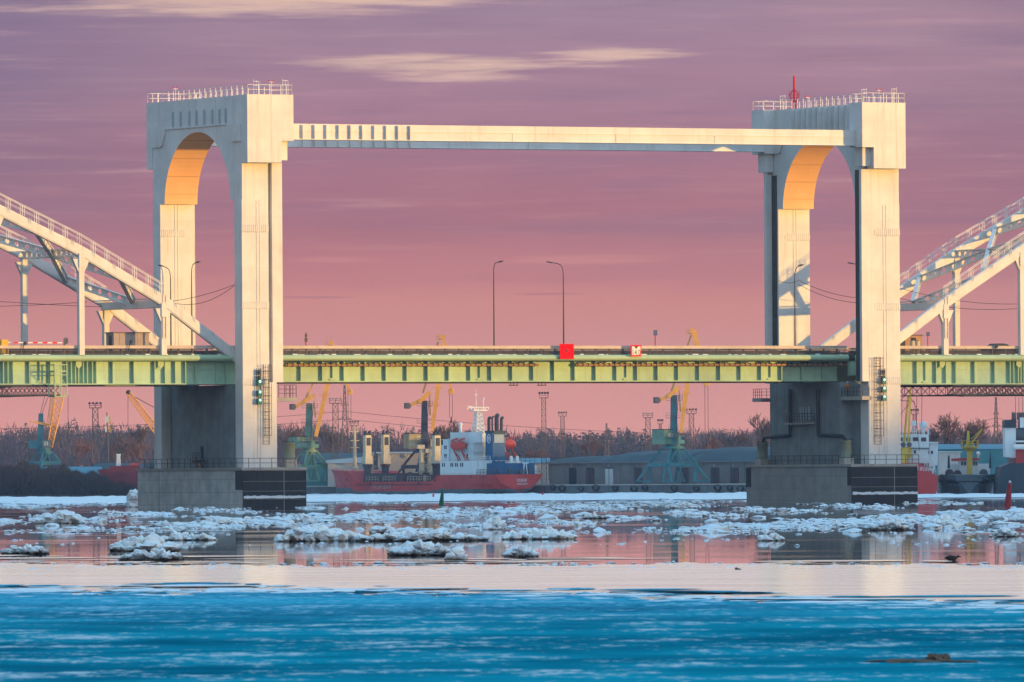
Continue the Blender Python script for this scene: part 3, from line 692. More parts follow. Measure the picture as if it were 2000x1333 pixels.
root, pl, xa, xb, z0, z1 = board(1232, 674.5, 1253, 696.5, YS, 'clearance_sign', 'white clearance sign reading 14.0 inside a red frame on the lift span railing', M['red'])
m = MB(); f = .15; m.box(xa + f, xb - f, YS - .02, YS - .003, z0 + f, z1 - f); fc = m.build('sign_face', M['signwhite'], root)
m = MB(); cx, cz = (xa + xb) / 2, (z0 + z1) / 2
m.text('14.0', .92, lambda a, b: (cx + a * .78, YS - .026, cz - .25 + b * 1.12)); m.prism([(cx - .3, z1 - f), (cx + .3, z1 - f), (cx, z1 - f - .30)], lambda a, b, t: (a, t, b), YS - .03, YS - .021)
m.build('lettering', M['black'], fc)

def postsign(u, v0, v1, vb, Y, mtl, lab, pointed=False):
    x, z1 = bp(u, v0, Y); _, z0 = bp(u, v1, Y); zb = zt_l[0] - .02
    root = thing('road_sign', lab, 'road sign', (x, Y, zb), FR_B)
    m = MB(); n = 7
    for i in range(n):
        if i % 2 == 0: m.tube((x, Y, zb + (z0 - zb) * i / n), (x, Y, zb + (z0 - zb) * (i + 1) / n), .065)
    m.build('post_band', M['red'], root)
    m = MB(); m.tube((x, Y, zb), (x, Y, z1 - .1), .05); m.build('post', M['railing'], root)
    m = MB()
    if pointed:
        zm = (z0 + z1) / 2
        m.prism([(x - .16, z0), (x + .16, z0), (x + .22, z0 + .45), (x + .05, zm - .05), (x + .2, zm + .15), (x, z1), (x - .2, zm + .15), (x - .05, zm - .05), (x - .22, z0 + .45)], lambda a, b, t: (a, t, b), Y - .09, Y - .06)
    else: m.box(x - .26, x + .26, Y - .09, Y - .06, z0, z1)
    m.build('sign_plate', mtl, root)
postsign(1279.5, 645, 656, 676, 2 * YC - YPl - 1, M['blue'], 'blue road sign on a red banded post above the lift span')
postsign(597, 649, 669, 676, YPl + 1.2, M['railing'], 'dark edge-on warning signs stacked on a post beside the slotted tower', True)
postsign(1812, 649, 657, 676, 2 * YC - YPa - 1, M['blue'], 'small dark blue road sign beside the booth of the rising arch')

def signal(us, vs, vtop, lab):
    Y = -.55; x = bp(us, 760, Y)[0]; zl = [bp(us, v, Y)[1] for v in vs]; zt_ = bp(us, vtop, Y)[1]
    root = thing('river_signal', lab, 'signal light', (x, 0, zl[-1] - .4), FR_B, 'green river signals on the towers')
    m = MB(); 
    for dx in (-.27, .27): m.bar((x + dx, -.2, zl[-1] - .3), (x + dx, -.2, zt_), .06)
    for z in zl + [zt_ - .5, zt_ - 1.3]: m.bar((x, -.25, z), (x, .0, z), .08)
    m.build('frame', M['dark'], root)
    for z in zl:
        m = MB(); m.box(x - .27, x + .27, Y, Y + .30, z - .40, z + .30); h = m.build('lamp_box', M['tealbox'], root)
        m = MB(); m.lathe((x, Y - .10, z + .12), [(.02, 0), (.12, .02), (.17, .09)], 14, 'y'); m.build('lamp', M['lamp'], h)
    for z in (zt_ - .35, zt_ - 1.05):
        m = MB(); m.lathe((x, Y, z), [(.16, 0), (.2, .05), (.2, .3)], 10, 'y'); m.box(x - .14, x + .14, Y, Y + .3, z - .42, z - .2); m.build('unlit_lamp', M['dark'], root)
signal(508, (747.5, 768, 784), 720, 'column of three lit green river signals on the slotted tower leg')
signal(1727.5, (744, 760.5, 777), 720, 'column of three lit green river signals on the finned tower leg')

def tank(u0, v0, u1, v1, X, lab, Y=None):
    uc = (u0 + u1) / 2
    y, z1 = bq(uc, v0, X); _, z0 = bq(uc, v1, X); r = (u1 - u0) / 2 / 16.3
    root = thing('storage_tank', lab, 'tank', (X, y, ZPT), FR_B, 'olive tanks on the piers')
    m = MB(); m.lathe((X, y, z0), [(r, 0), (r, .15), (r * .985, .16), (r * .985, z1 - z0 - .12), (r * 1.02, z1 - z0 - .1), (r, z1 - z0)], 24); tk = m.build('barrel', M['tank'], root, True)
    m = MB(); m.box(X - r, X + r, y - r, y + r, ZPT + .002, z0 - .002); m.build('plinth', M['slab'], root)
    m = MB()
    for a in range(6): m.box(X + r * .8 * math.cos(a) - .06, X + r * .8 * math.cos(a) + .06, y + r * .8 * math.sin(a) - .06, y + r * .8 * math.sin(a) + .06, z1 - .02, z1 + .18)
    m.build('lid_bolt', M['dark'], tk)
tank(553, 865, 576, 898, LW + .65 + .9, 'olive tank standing on the pier of the slotted tower')
tank(1478, 865, 1500, 897, TR(LW + 1.7), 'olive tank at the far end of the finned tower pier, under a black pipe')
tank(1642, 861, 1664, 895, TR(LW + 1.9), 'olive tank by the near leg of the finned tower, under a black pipe')
def winch():
    x, z = TL(-.6), ZPT; y = bq(388, 905, x)[0]
    root = thing('winch_stand', 'dark rusty winch stand at the foot of the shaded pier wall', 'winch', (x, y, z), FR_B)
    m = MB(); m.bar((x, y - 1, z), (x, y - 1, z + 2.6), .3); m.bar((x, y + .6, z), (x, y + .6, z + 1.4), .15); m.box(x - .4, x + .4, y - 1.1, y + 1, z + .65, z + .95); m.build('frame', M['dark'], root)
    m = MB(); m.lathe((x, y - .8, z + .45), [(.38, 0), (.38, .1), (.22, .1), (.22, 1.2), (.38, 1.2), (.38, 1.3)], 12, 'y'); m.build('drum', M['cable'], root)
    m = MB(); m.rail([(x - .3, y - .8, z + .95), (x - .3, y + 1, z + .95)], .9, .6, .03, 2); m.build('railing', M['railing'], root)
winch()

mm = MB()
# red mast on the finned tower
def mast():
    x, y = TR(2.6), 0; 
    Yc = 16.0; xx = T_ = TR(2.6); 
    # choose Y so that it stands where the photo has it
    Yc, zt_ = bq(1551, 149, xx); z0 = ZTOP
    root = thing('signal_mast', 'slim red mast with a flared lattice collar on the tower roof', 'mast', (xx, Yc, z0), FR_B)
    zc = bq(1551, 186, xx)[1]; zl = bq(1551, 192, xx)[1]
    m = MB(); m.tube((xx, Yc, z0 + .9), (xx, Yc, zt_), .16, .13, 8); m.build('pole', M['redmast'], root)
    m = MB()
    for a in range(4):
        an = a * 1.5708 + .5; c, s_ = math.cos(an), math.sin(an); q = (xx + .75 * c, Yc + .75 * s_)
        m.tube((xx + .3 * c, Yc + .3 * s_, z0), (xx + .25 * c, Yc + .25 * s_, zl - .6), .06); m.tube((xx + .25 * c, Yc + .25 * s_, zl - .7), (q[0], q[1], zc), .05)
        an2 = an + 1.5708; q2 = (xx + .75 * math.cos(an2), Yc + .75 * math.sin(an2)); 
        for z in (zc, zc - .35): m.bar((*q, z), (*q2, z), .06)
        m.tube((*q, zc - .05), (xx, Yc, zc + .9), .035); m.tube((*q, zc), (*q, zc + .5), .04)
    m.build('collar', M['redmast'], root)
mast()

def gantry(u0, u1, lab, cage):
    Y0, Y1 = YWa - .3, 2 * YC - YWa; xa, xb = bp(u0, 760, Y0)[0], bp(u1, 760, Y0)[0]; z1 = apz - .25; z0 = z1 - 1.15
    root = thing('inspection_gantry', lab, 'gantry', ((xa + xb) / 2, YC, z0), FR_B, 'inspection gantries under the approach spans')
    m = MB(); n = max(3, round((xb - xa) / 1.15))
    for Y in (Y0, Y0 + 1.3, Y1):
        for z in (z0, z1): m.bar((xa, Y, z), (xb, Y, z), .12)
        for i in range(n):
            p, q = xa + (xb - xa) * i / n, xa + (xb - xa) * (i + 1) / n
            m.bar((p, Y, z0), (p, Y, z1), .06); m.bar((p, Y, z0), (q, Y, z1), .07); m.bar((p, Y, z1), (q, Y, z0), .07)
    for i in range(n + 1):
        p = xa + (xb - xa) * i / n; m.bar((p, Y0, z0), (p, Y1, z0), .08)
    m.build('truss', M['green'] if False else M['hulldark'], root)
    m = MB(); m.box(xa, xb, Y0, Y0 + 1.2, z0 + .05, z0 + .1); m.box(xa + 1.5, xa + 5.0, Y0 - .05, Y0 + 1.3, z0 - .22, z0 - .08); m.build('floor', M['hulldark'], root)
    if cage:
        xc0, xc1 = bp(107, 740, 3.2)[0], bp(130.5, 740, 3.2)[0]; zt_ = bp(118, 712.5, 3.2)[1]; zb = z0 - .1
        m = MB()
        for x in (xc0, xc1):
            for y in (3.2, YWa - .6): m.bar((x, y, zb), (x, y, zt_), .10)
        for z in (zb, zb + 1.3, zb + 2.5, zt_ - .75, zt_):
            for y in (3.2, YWa - .6): m.bar((xc0, y, z), (xc1, y, z), .09)
            for x in (xc0, xc1): m.bar((x, 3.2, z), (x, YWa - .6, z), .09)
        m.bar((xc0, 3.2, zt_ - .8), (xc1, 3.2, zb + 1.3), .06); m.bar((xc0, 3.2, zb), (xc0 + .7, 3.2, zb + 1.3), .06); m.bar((xc1, 3.2, zb), (xc0 + .7, 3.2, zb + 1.3), .06)
        for i in range(1, 5): m.bar((xc0 + (xc1 - xc0) * i / 5, 3.2, zt_ - .75), (xc0 + (xc1 - xc0) * i / 5, 3.2, zt_), .04)
        m.box(xc0, xc1, 3.2, YWa - .6, zb - .1, zb - .02); m.box(xc0, xc1, 3.2, YWa - .6, zt_ - .86, zt_ - .78); m.build('access_cage', M['pipe'], root)
apz = zpp(250, YPa, YWa)[2]
gantry(-160, 117, 'lattice inspection gantry with a pale green access cage, under the girder beside the slotted tower', True)
apz = zpp(1850, YPa, YWa)[2]
gantry(1861, 2150, 'dark lattice inspection gantry under the girder beside the finned tower', False)

zd = zt_l[0] - .02
def onbox(u0, v0, u1, Y, name, lab, cat, mtl, dep=2.2):
    (xa, z1), (xb, _) = bp(u0, v0, Y), bp(u1, v0, Y)
    root = thing(name, lab, cat, ((xa + xb) / 2, Y + dep / 2, zd), FR_B)
    m = MB(); m.box(xa, xb, Y, Y + dep, zd, z1); bd = m.build('body', mtl, root)
    m = MB(); m.box(xa - .12, xb + .12, Y - .12, Y + dep + .12, z1 + .002, z1 + .12); m.build('roof', M['steel'], root)
    return root, xa, xb, z1
root, xa, xb, z1 = onbox(222, 651, 291, 7.5, 'control_booth', 'long faded flat roofed booth on the deck under the falling arch', 'booth', M['pinkish'])
m = MB(); m.box(xa - .03, xa - .002, 8.0, 8.9, zd, z1 - .25); m.build('door', M['door'], root)
m = MB()
for i in range(1, 6): m.box(xa + (xb - xa) * i / 6, xa + (xb - xa) * i / 6 + .05, 7.47, 7.498, zd, z1 - .02)
m.build('cladding_batten', M['pinkish'], root)
root, xa, xb, z1 = onbox(1768, 656, 1801, 17.0, 'control_booth', 'small brown booth half hidden behind the foot of the rising arch', 'booth', M['cable'])
m = MB(); m.box((xa + xb) / 2 - .4, (xa + xb) / 2 + .3, 16.97, 16.998, zd + .9, z1 - .25); m.build('window', M['glass'], root)
for u, lab in ((1782, 'cream barrel in front of the brown booth, the one by the arch foot'), (1792, 'cream barrel in front of the brown booth, the one by its outer corner')):
    x, z1 = bp(u, 666, 5.6); root = thing('cream_barrel', lab, 'barrel', (x, 5.6, zd), FR_B, 'cream barrels beside the booth')
    m = MB(); m.lathe((x, 5.6, zd), [(.3, 0), (.31, .6), (.33, .62), (.31, .64), (.31, z1 - zd - .1), (.27, z1 - zd)], 16); m.build('barrel_shell', M['yellow'] if False else M['shipcream'], root, True)
    m = MB(); m.lathe((x, 5.6, z1 - .0), [(.24, .0), (.24, .05)], 12); m.build('lid', M['steel'], root)
# striped barrier with its drive box and counterweight disc
(xa, zb), (xb, zb2) = bp(16, 669.5, 5.6), bp(121, 670, 5.6)
root = thing('road_barrier', 'lowered red and white striped road barrier with a yellow drive box', 'barrier', (xa, 5.6, zd), FR_B)
m = MB(); m.bar((xa, 5.6, zb), (xb, 5.6, zb2), .10, .14); arm = m.build('arm', M['signwhite'], root)
m = MB(); n = 11
for i in range(1, n, 2): m.bar((xa + (xb - xa) * i / n, 5.6, zb + (zb2 - zb) * i / n), (xa + (xb - xa) * (i + 1) / n, 5.6, zb + (zb2 - zb) * (i + 1) / n), .106, .146)
m.build('red_band', M['red'], arm)
m = MB(); m.box(xa - 1.0, xa - .1, 5.3, 5.9, zd, zb + .35); m.build('drive_box', M['yellow'], root)
m = MB(); m.tube((xb + .2, 5.6, zd), (xb + .35, 5.6, zb2 + .1), .12); m.ball((xb + .5, 5.6, zb2 + .25), .33, .16, .4); m.build('rest_post', M['cable'], root)
# parked car seen over the railing
x, z1 = bp(1957, 673, 10.0)
root = thing('parked_car', 'dark car whose curved roof shows above the railing under the rising arch', 'car', (x, 10.9, zd), FR_B)
m = MB(); prof = [(-2.1, .35), (2.1, .35), (2.15, .8), (1.5, .95), (.8, 1.4), (.1, 1.5), (-.7, 1.48), (-1.4, 1.05), (-2.1, .95)]
m.prism(prof, lambda a, b, t: (x + a, t, zd + b), 10.05, 11.75); bd = m.build('body', M['hulldark'], root)
m = MB(); m.prism([(1.2, 1.0), (.75, 1.34), (-.65, 1.36), (-1.15, 1.02)], lambda a, b, t: (x + a, t, zd + b), 10.03, 11.77); m.build('window', M['glass'], bd)
for dx in (-1.3, 1.3):
    for y in (10.05, 11.55):
        m = MB(); m.lathe((x + dx, y, zd + .33), [(.2, 0), (.33, .03), (.33, .2), (.2, .22)], 14, 'y'); m.build('wheel', M['black'], root)
for u, v, lab in ((48, 672, 'small floodlight on the railing near the striped barrier'), (255, 669, 'small floodlight on the railing in front of the faded booth'), (1945, 679, 'small floodlight on the railing in front of the dark car')):
    Y = YPa; x, z = bp(u, v, Y); root = thing('floodlight', lab, 'floodlight', (x, Y, zd + .5), FR_B, 'floodlights clamped to the railing')
    m = MB(); m.tube((x - .35, Y - .05, zd + .4), (x - .1, Y - .1, z), .05); m.build('arm', M['dark'], root)
    m = MB(); m.lathe((x, Y - .3, z + .08), [(.1, 0), (.2, .06), (.2, .2), (.1, .32)], 10, 'y'); m.build('lamp_head', M['dark'], root)
def wires(pts, lab):
    m = MB(); n_ = 0
    for (u0, v0, Ya), (u1, v1, Yb), sag in pts:
        (xa, za), (xb, zb) = bp(u0, v0, Ya), bp(u1, v1, Yb); P = []
        for i in range(13):
            t = i / 12; P.append((xa + (xb - xa) * t, Ya + (Yb - Ya) * t, za + (zb - za) * t - sag * 4 * t * (1 - t)))
        m.path(P, .03, 4)
    single(m, 'overhead_wire', M['wire'], lab, 'wire', None, FR_B, 'tram wires over the deck')
wires([((-200, 572, 16), (200, 600, 16), .2)], 'thin wire sloping down to the right behind the posts of the falling arch')
wires([((-200, 598, 16), (170, 590, 16), .3)], 'nearly level thin wire behind the posts of the falling arch')
wires([((325, 590, 6), (459, 556, 2.2), .3)], 'tauter thin wire from the falling arch to the slotted tower leg')
wires([((325, 588, 6), (459, 557, 2.2), 1.2)], 'slacker thin wire from the falling arch to the slotted tower leg')
wires([((1521, 549, WW), (1560, 548, 18), .3), ((1560, 548, 18), (1690, 583, 8), .5)], 'upper thin wire sagging through the arch of the finned tower')
wires([((1560, 556, 18), (1690, 592, 8), .6)], 'lower thin wire sagging through the arch of the finned tower')
wires([((1757, 563, 8), (1990, 594, 16), .6)], 'upper of the two thin wires behind the rising arch')
wires([((1757, 583, 8), (1990, 603, 16), .6)], 'lower of the two thin wires behind the rising arch')

# worker on the platform
def person():
    x = TR(LW + .45); y, z = bq(1655.5, 778.5, x); z = bp(1670, 773, 2)[1] - .1
    root = thing('person', 'person in an orange jacket and white helmet on the tower platform', 'person', (x, y, z), FR_B)
    sk = [((0, 0, .93), .155, -1), ((0, 0, 1.15), .165, 0), ((0, 0, 1.38), .19, 1), ((0, 0, 1.50), .07, 2), ((0, -.02, 1.62), .095, 3), ((0, -.02, 1.70), .085, 4),
          ((0, -.2, 1.38), .075, 2), ((-.12, -.30, 1.12), .06, 6), ((-.3, -.22, 1.02), .045, 7), ((0, .2, 1.38), .075, 2), ((-.1, .3, 1.12), .06, 9), ((-.28, .24, 1.02), .045, 10),
          ((0, -.10, .9), .10, 0), ((-.03, -.11, .48), .07, 12), ((.02, -.11, .07), .05, 13), ((-.12, -.11, .04), .045, 14), ((0, .10, .9), .10, 0), ((.03, .11, .48), .07, 16), ((.03, .11, .07), .05, 17), ((-.1, .11, .04), .045, 18)]
    me = bpy.data.meshes.new('body'); me.from_pydata([p for p, r, q in sk], [(i, q) for i, (p, r, q) in enumerate(sk) if q >= 0], [])
    ob = bpy.data.objects.new('body', me); COL.objects.link(ob); ob.parent = root; me.materials.append(M['trousers'])
    sm = ob.modifiers.new('Skin', 'SKIN'); ob.modifiers.new('Sub', 'SUBSURF').levels = 1
    for i, (p, r, q) in enumerate(sk): me.skin_vertices[0].data[i].radius = (r, r); me.skin_vertices[0].data[i].use_root = (i == 0)
    ORG[root.name] = (0, 0, 0)
    m = MB(); m.lathe((0, 0, .86), [(.18, 0), (.2, .15), (.22, .45), (.24, .56), (.12, .66)], 12)
    for s_ in (-1, 1): m.tube((0, .2 * s_, 1.38), (-.12, .30 * s_, 1.12), .1, .085, 8); m.tube((-.12, .30 * s_, 1.12), (-.27, .23 * s_, 1.03), .085, .065, 8)
    m.build('jacket', M['jacket'], root, True)
    m = MB(); m.ball((0, -.02, 1.74), .13, .115, .12); m.lathe((0, -.02, 1.70), [(.16, 0), (.16, .02)], 14); m.build('helmet', M['signwhite'], root, True)
    m = MB(); m.ball((-.02, -.02, 1.63), .092, .08, .11); m.ball((-.115, -.02, 1.62), .02, .018, .03, 6, 4); m.build('face', M['skin'], root, True)
person()
# ================================================================== PORT ON THE FAR BANK
YQ = 1960.0
ZQ = 2.0
def xz(u, v, y): p = G(u, v, y); return p.x, p.z


# the quay and the red cargo ship share one frame: x from the ship's stern to its bow, y to port, the quay on its far side
AL = R(60); c0 = G(1011, 950, 1948); FS = (c0.x, 1948.0, math.pi - AL); CQ, SQ = math.cos(FS[2]), math.sin(FS[2])
def fq(u, v, Y):
    a, b = unroll(u, v); k = a / F; x = (k * (FS[1] + Y * CQ) - FS[0] + Y * SQ) / (CQ - k * SQ); return x, HC + b * (FS[1] + x * SQ + Y * CQ) / F
def fsw(x, y): return FS[0] + x * CQ - y * SQ, FS[1] + x * SQ + y * CQ
YK = -7.4
root = thing('quay_wall', 'grey concrete quay wall hung with dark tyre fenders', 'quay wall', (-40, YK, 0), FS)
m = MB(); m.box(-190, 115, YK - 5, YK, -1, ZQ - .25); m.build('wall_face', M['wood'], root)
m = MB(); m.box(-190, 115, YK - 5, YK + .25, ZQ - .25, ZQ); m.build('coping', M['slab'], root)
for i, u in enumerate((1082, 1100, 1137, 1166, 1204, 1240, 1262, 1319, 1362, 1404, 1428, 1448)):
    x, z = fq(u, 951 + (i % 3), YK); m = MB(); r = .95 + .2 * (i % 2)
    m.path([(x + r * math.cos(a), YK + .3, z + r * .7 * math.sin(a)) for a in np.linspace(math.pi, 2 * math.pi, 9)], .16, 6); m.path([(x + r * math.cos(a), YK + .3, z + r * .3 * math.sin(a)) for a in np.linspace(0, math.pi, 7)], .08, 5)
    m.build('tyre_fender', M['black'], root)
# ---- warehouse
yw = -17.0
(xa, ze), (xb, _) = fq(1073, 903.5, yw), fq(1560, 900, yw); zb0 = ZQ - .3; ze = (ze + fq(1400, 901, yw)[1]) / 2
root = thing('warehouse', 'long low grey brick warehouse with a dark tar roof and brown doors', 'warehouse', ((xa + xb) / 2, yw - 9, zb0), FS)
m = MB(); m.box(xa, xb, yw - 20, yw, zb0, ze); m.build('wall', M['brick'], root)
def roofpart(u0, u1, vr0, vr1):
    a, b = fq(u0, 900, yw)[0], fq(u1, 900, yw)[0]; r0, r1 = fq(u0, vr0, yw - 10)[1], fq(u1, vr1, yw - 10)[1]; m = MB(); N_ = 24; rg = random.Random(int(u0)); rows = []
    for j in range(9):
        t = j / 8; q = (1 - (2 * t - 1) ** 2) ** .75
        rows.append([(a + (b - a) * i / N_, yw + .6 - 21.2 * t, ze + (r0 + (r1 - r0) * i / N_ - ze) * q + rg.uniform(-.06, .06)) for i in range(N_ + 1)])
    n = N_ + 1; m.v = [p for r in rows for p in r]; m.f = [(j * n + i, j * n + i + 1, (j + 1) * n + i + 1, (j + 1) * n + i) for j in range(8) for i in range(N_)]
    m.f += [tuple(j * n for j in range(9)), tuple(j * n + N_ for j in range(9))[::-1]]
    m.build('roof', M['roof'], root, True)
    m = MB(); m.box(a, b, yw + .602, yw + .72, ze - .25, ze + .02); m.build('eave', M['brick'], root)
roofpart(1072, 1181, 893, 888); roofpart(1181.2, 1346, 883, 877); roofpart(1346.2, 1560, 875, 873)
for u0, u1, mt in ((1112, 1126, 'hulldark'), (1145, 1161, 'door'), (1183, 1198, 'shipwhite'), (1240, 1254.5, 'door'), (1332, 1346, 'door'), (1389, 1405, 'door'), (1427, 1443, 'door')):
    a, b = fq(u0, 916, yw), fq(u1, 941, yw); m = MB(); m.box(a[0], b[0], yw + .01, yw + .12, zb0 + .05, a[1]); d = m.build('door', M[mt], root)
    if mt == 'shipwhite': d['label'] = 'pale blue white double door'
    m = MB(); c = (a[0] + b[0]) / 2; m.box(c - .06, c + .06, yw + .122, yw + .16, zb0 + .05, a[1]); m.box(a[0] - .15, b[0] + .15, yw + .01, yw + .2, a[1] + .003, a[1] + .18); m.build('door_frame', M['hulldark'], d)
    m = MB(); m.ball((c, yw + .25, a[1] + .65), .16, n=8, m=4); m.build('wall_lamp', M['shipwhite'], root)
for u in range(1075, 1490, 27):
    a = fq(u, 904, yw); m = MB(); m.box(a[0] - .3, a[0] + .3, yw + .003, yw + .1, zb0, ze - .02); m.build('pilaster', M['brick'], root)

def shed(u0, v0, u1, v1, vr, y, wallm, roofm, lab, dep=14, slope=0):
    (a, z1), (b, _) = xz(u0, v0, y), xz(u1, v1, y); zr = xz(u0, vr, y + dep / 2)[1]; zr2 = xz(u1, vr + slope, y + dep / 2)[1]; z0 = ZQ - .2
    root = thing('storage_shed', lab, 'shed', ((a + b) / 2, y, z0))
    m = MB(); m.box(a, b, y, y + dep, z0, z1); m.build('wall', M[wallm], root)
    m = MB(); e = .4
    m.add([(a - e, y - e, z1), (b + e, y - e, z1), (b + e, y + dep / 2, zr2), (a - e, y + dep / 2, zr), (a - e, y + dep + e, z1), (b + e, y + dep + e, z1)], [(0, 1, 2, 3), (3, 2, 5, 4), (0, 3, 4), (1, 5, 2), (0, 4, 5, 1)])
    m.build('roof', M[roofm], root)
    return root, a, b, z1
r_, a, b, z1 = shed(1006, 905, 1071, 930, 895, 2010, 'shed', 'bluroof', 'pale low shed with a blue roof beside the warehouse and behind the red stern')
m = MB(); q = xz(1040, 909, 2010); m.box(q[0] - .9, q[0] + .9, 2009.9, 2009.99, q[1] - 1.6, q[1]); m.build('window', M['shipwhite'], r_)
r_, a, b, z1 = shed(738, 886, 826, 930, 883, 2016, 'shed', 'shed', 'tall pale windowless shed behind the mid deck of the red cargo ship')
for u in (752, 762, 794):
    x, z = xz(u, 886, 2015.9); m = MB(); m.path([(x - .3, 2015.7, z - .1), (x - .1, 2015.6, z - .8), (x + .2, 2015.6, z - .9), (x + .5, 2015.7, z - .3)], .12); m.build('wall_pipe', M['shipcream'], r_)
shed(590, 905, 706, 930, 885, 2060, 'craneblue', 'roof', 'dark shed with a broad teal grey roof behind the bow of the red cargo ship', 20)
shed(640, 905, 722, 930, 899, 2018, 'shed', 'shed', 'pale pinkish shed with a sloping roof behind the forward ship crane', 10, -7)
shed(88, 926, 192, 945, 912, 2020, 'bluroof', 'bluroof', 'long shed with a teal roof behind the dark scrub')
shed(186, 916, 282, 940, 905, 2040, 'craneblue', 'roof', 'shed with a dark blue roof behind the small red ship')
shed(1826, 878, 1968, 930, 868, 1760, 'craneblue', 'bluroof', 'long shed with a light blue roof behind the grey tug')
shed(1834, 884, 1876, 930, 882, 1748, 'shed', 'shed', 'small pinkish brick shed between the red ship and the grey tug', 6)

# ---- level luffing cranes
def seg(m, u0, v0, u1, v1, w0, w1, y, dep=None, y1=None):
    """tapering box beam between two photo points, w in photo pixels"""
    p, q = G(u0, v0, y), G(u1, v1, y if y1 is None else y1); k0, k1 = w0 * p.y / F / 2, w1 * q.y / F / 2
    d = (q - p).normalized(); n = Vector((-d.z, 0, d.x)).normalized(); Y = Vector((0, 1, 0)); e0, e1 = (dep or k0 * 2) / 2, (dep or k1 * 2) / 2
    vs = [p + n * k0 - Y * e0, p - n * k0 - Y * e0, p - n * k0 + Y * e0, p + n * k0 + Y * e0, q + n * k1 - Y * e1, q - n * k1 - Y * e1, q - n * k1 + Y * e1, q + n * k1 + Y * e1]
    m.add(vs, [(0, 1, 2, 3), (7, 6, 5, 4), (0, 4, 5, 1), (1, 5, 6, 2), (2, 6, 7, 3), (3, 7, 4, 0)])
def portal(root, uc, vt, vm, vb, wt, wm, wb, y, mt, full=True):
    """four legged gantry: top ring at vt, sill beams at vm, feet at vb; half widths in pixels; turned 30 degrees"""
    k = y / F; c = G(uc, vt, y); zt, zm, zb = G(uc, vt, y).z, G(uc, vm, y).z, max(G(uc, vb, y).z, ZQ)
    a0 = R(32); cs = [(math.cos(a0 + i * 1.5708 + .785), math.sin(a0 + i * 1.5708 + .785)) for i in range(4)]
    P = lambda w, z, i: Vector((c.x + w * k * cs[i][0] * 1.15, y + w * k * cs[i][1] * 1.15, z))
    m = MB()
    for i in range(4):
        j = (i + 1) % 4; m.bar(P(wm, zm, i), P(wm, zm, j), .6, .75)
    m.build('sill_beam', M[mt], root)
    for i in range(4):
        m = MB(); m.bar(P(wt, zt, i), P(wm, zm, i), .42); j = (i + 1) % 4
        mid = (P(wm, zm, i) + P(wm, zm, j)) / 2; top = (P(wt, zt, i) + P(wt, zt, j)) / 2
        if i == 2: m.bar(top, P(wm, zm, i) * .93 + P(wm, zm, j) * .07, .32); m.bar(top, P(wm, zm, j) * .93 + P(wm, zm, i) * .07, .32); m.bar(top, mid, .25)
        m.build('portal_leg', M[mt], root)
        m = MB(); f = P(wm, zm - .4, i); o = P(wb, zb + .3, i); t = (P(wb, zb, j) - P(wb, zb, i)).normalized(); s_ = t.cross(Vector((0, 0, 1)))
        for q in (-1, 1):
            m.bar(f + s_ * .2 * q, o + s_ * 1.6 * q, .42)
        m.bar(o - s_ * 1.9, o + s_ * 1.9, .35); m.build('foot', M[mt], root)
    m = MB(); m.lathe((c.x, y, zt), [(wt * k * 1.25, -.3), (wt * k * 1.25, .2), (wt * k * .9, .25), (wt * k * .9, .9)], 20); m.tube((c.x, y, zm), (c.x, y, zt), wt * k * .45, None, 8)
    m.build('slewing_ring', M[mt], root)
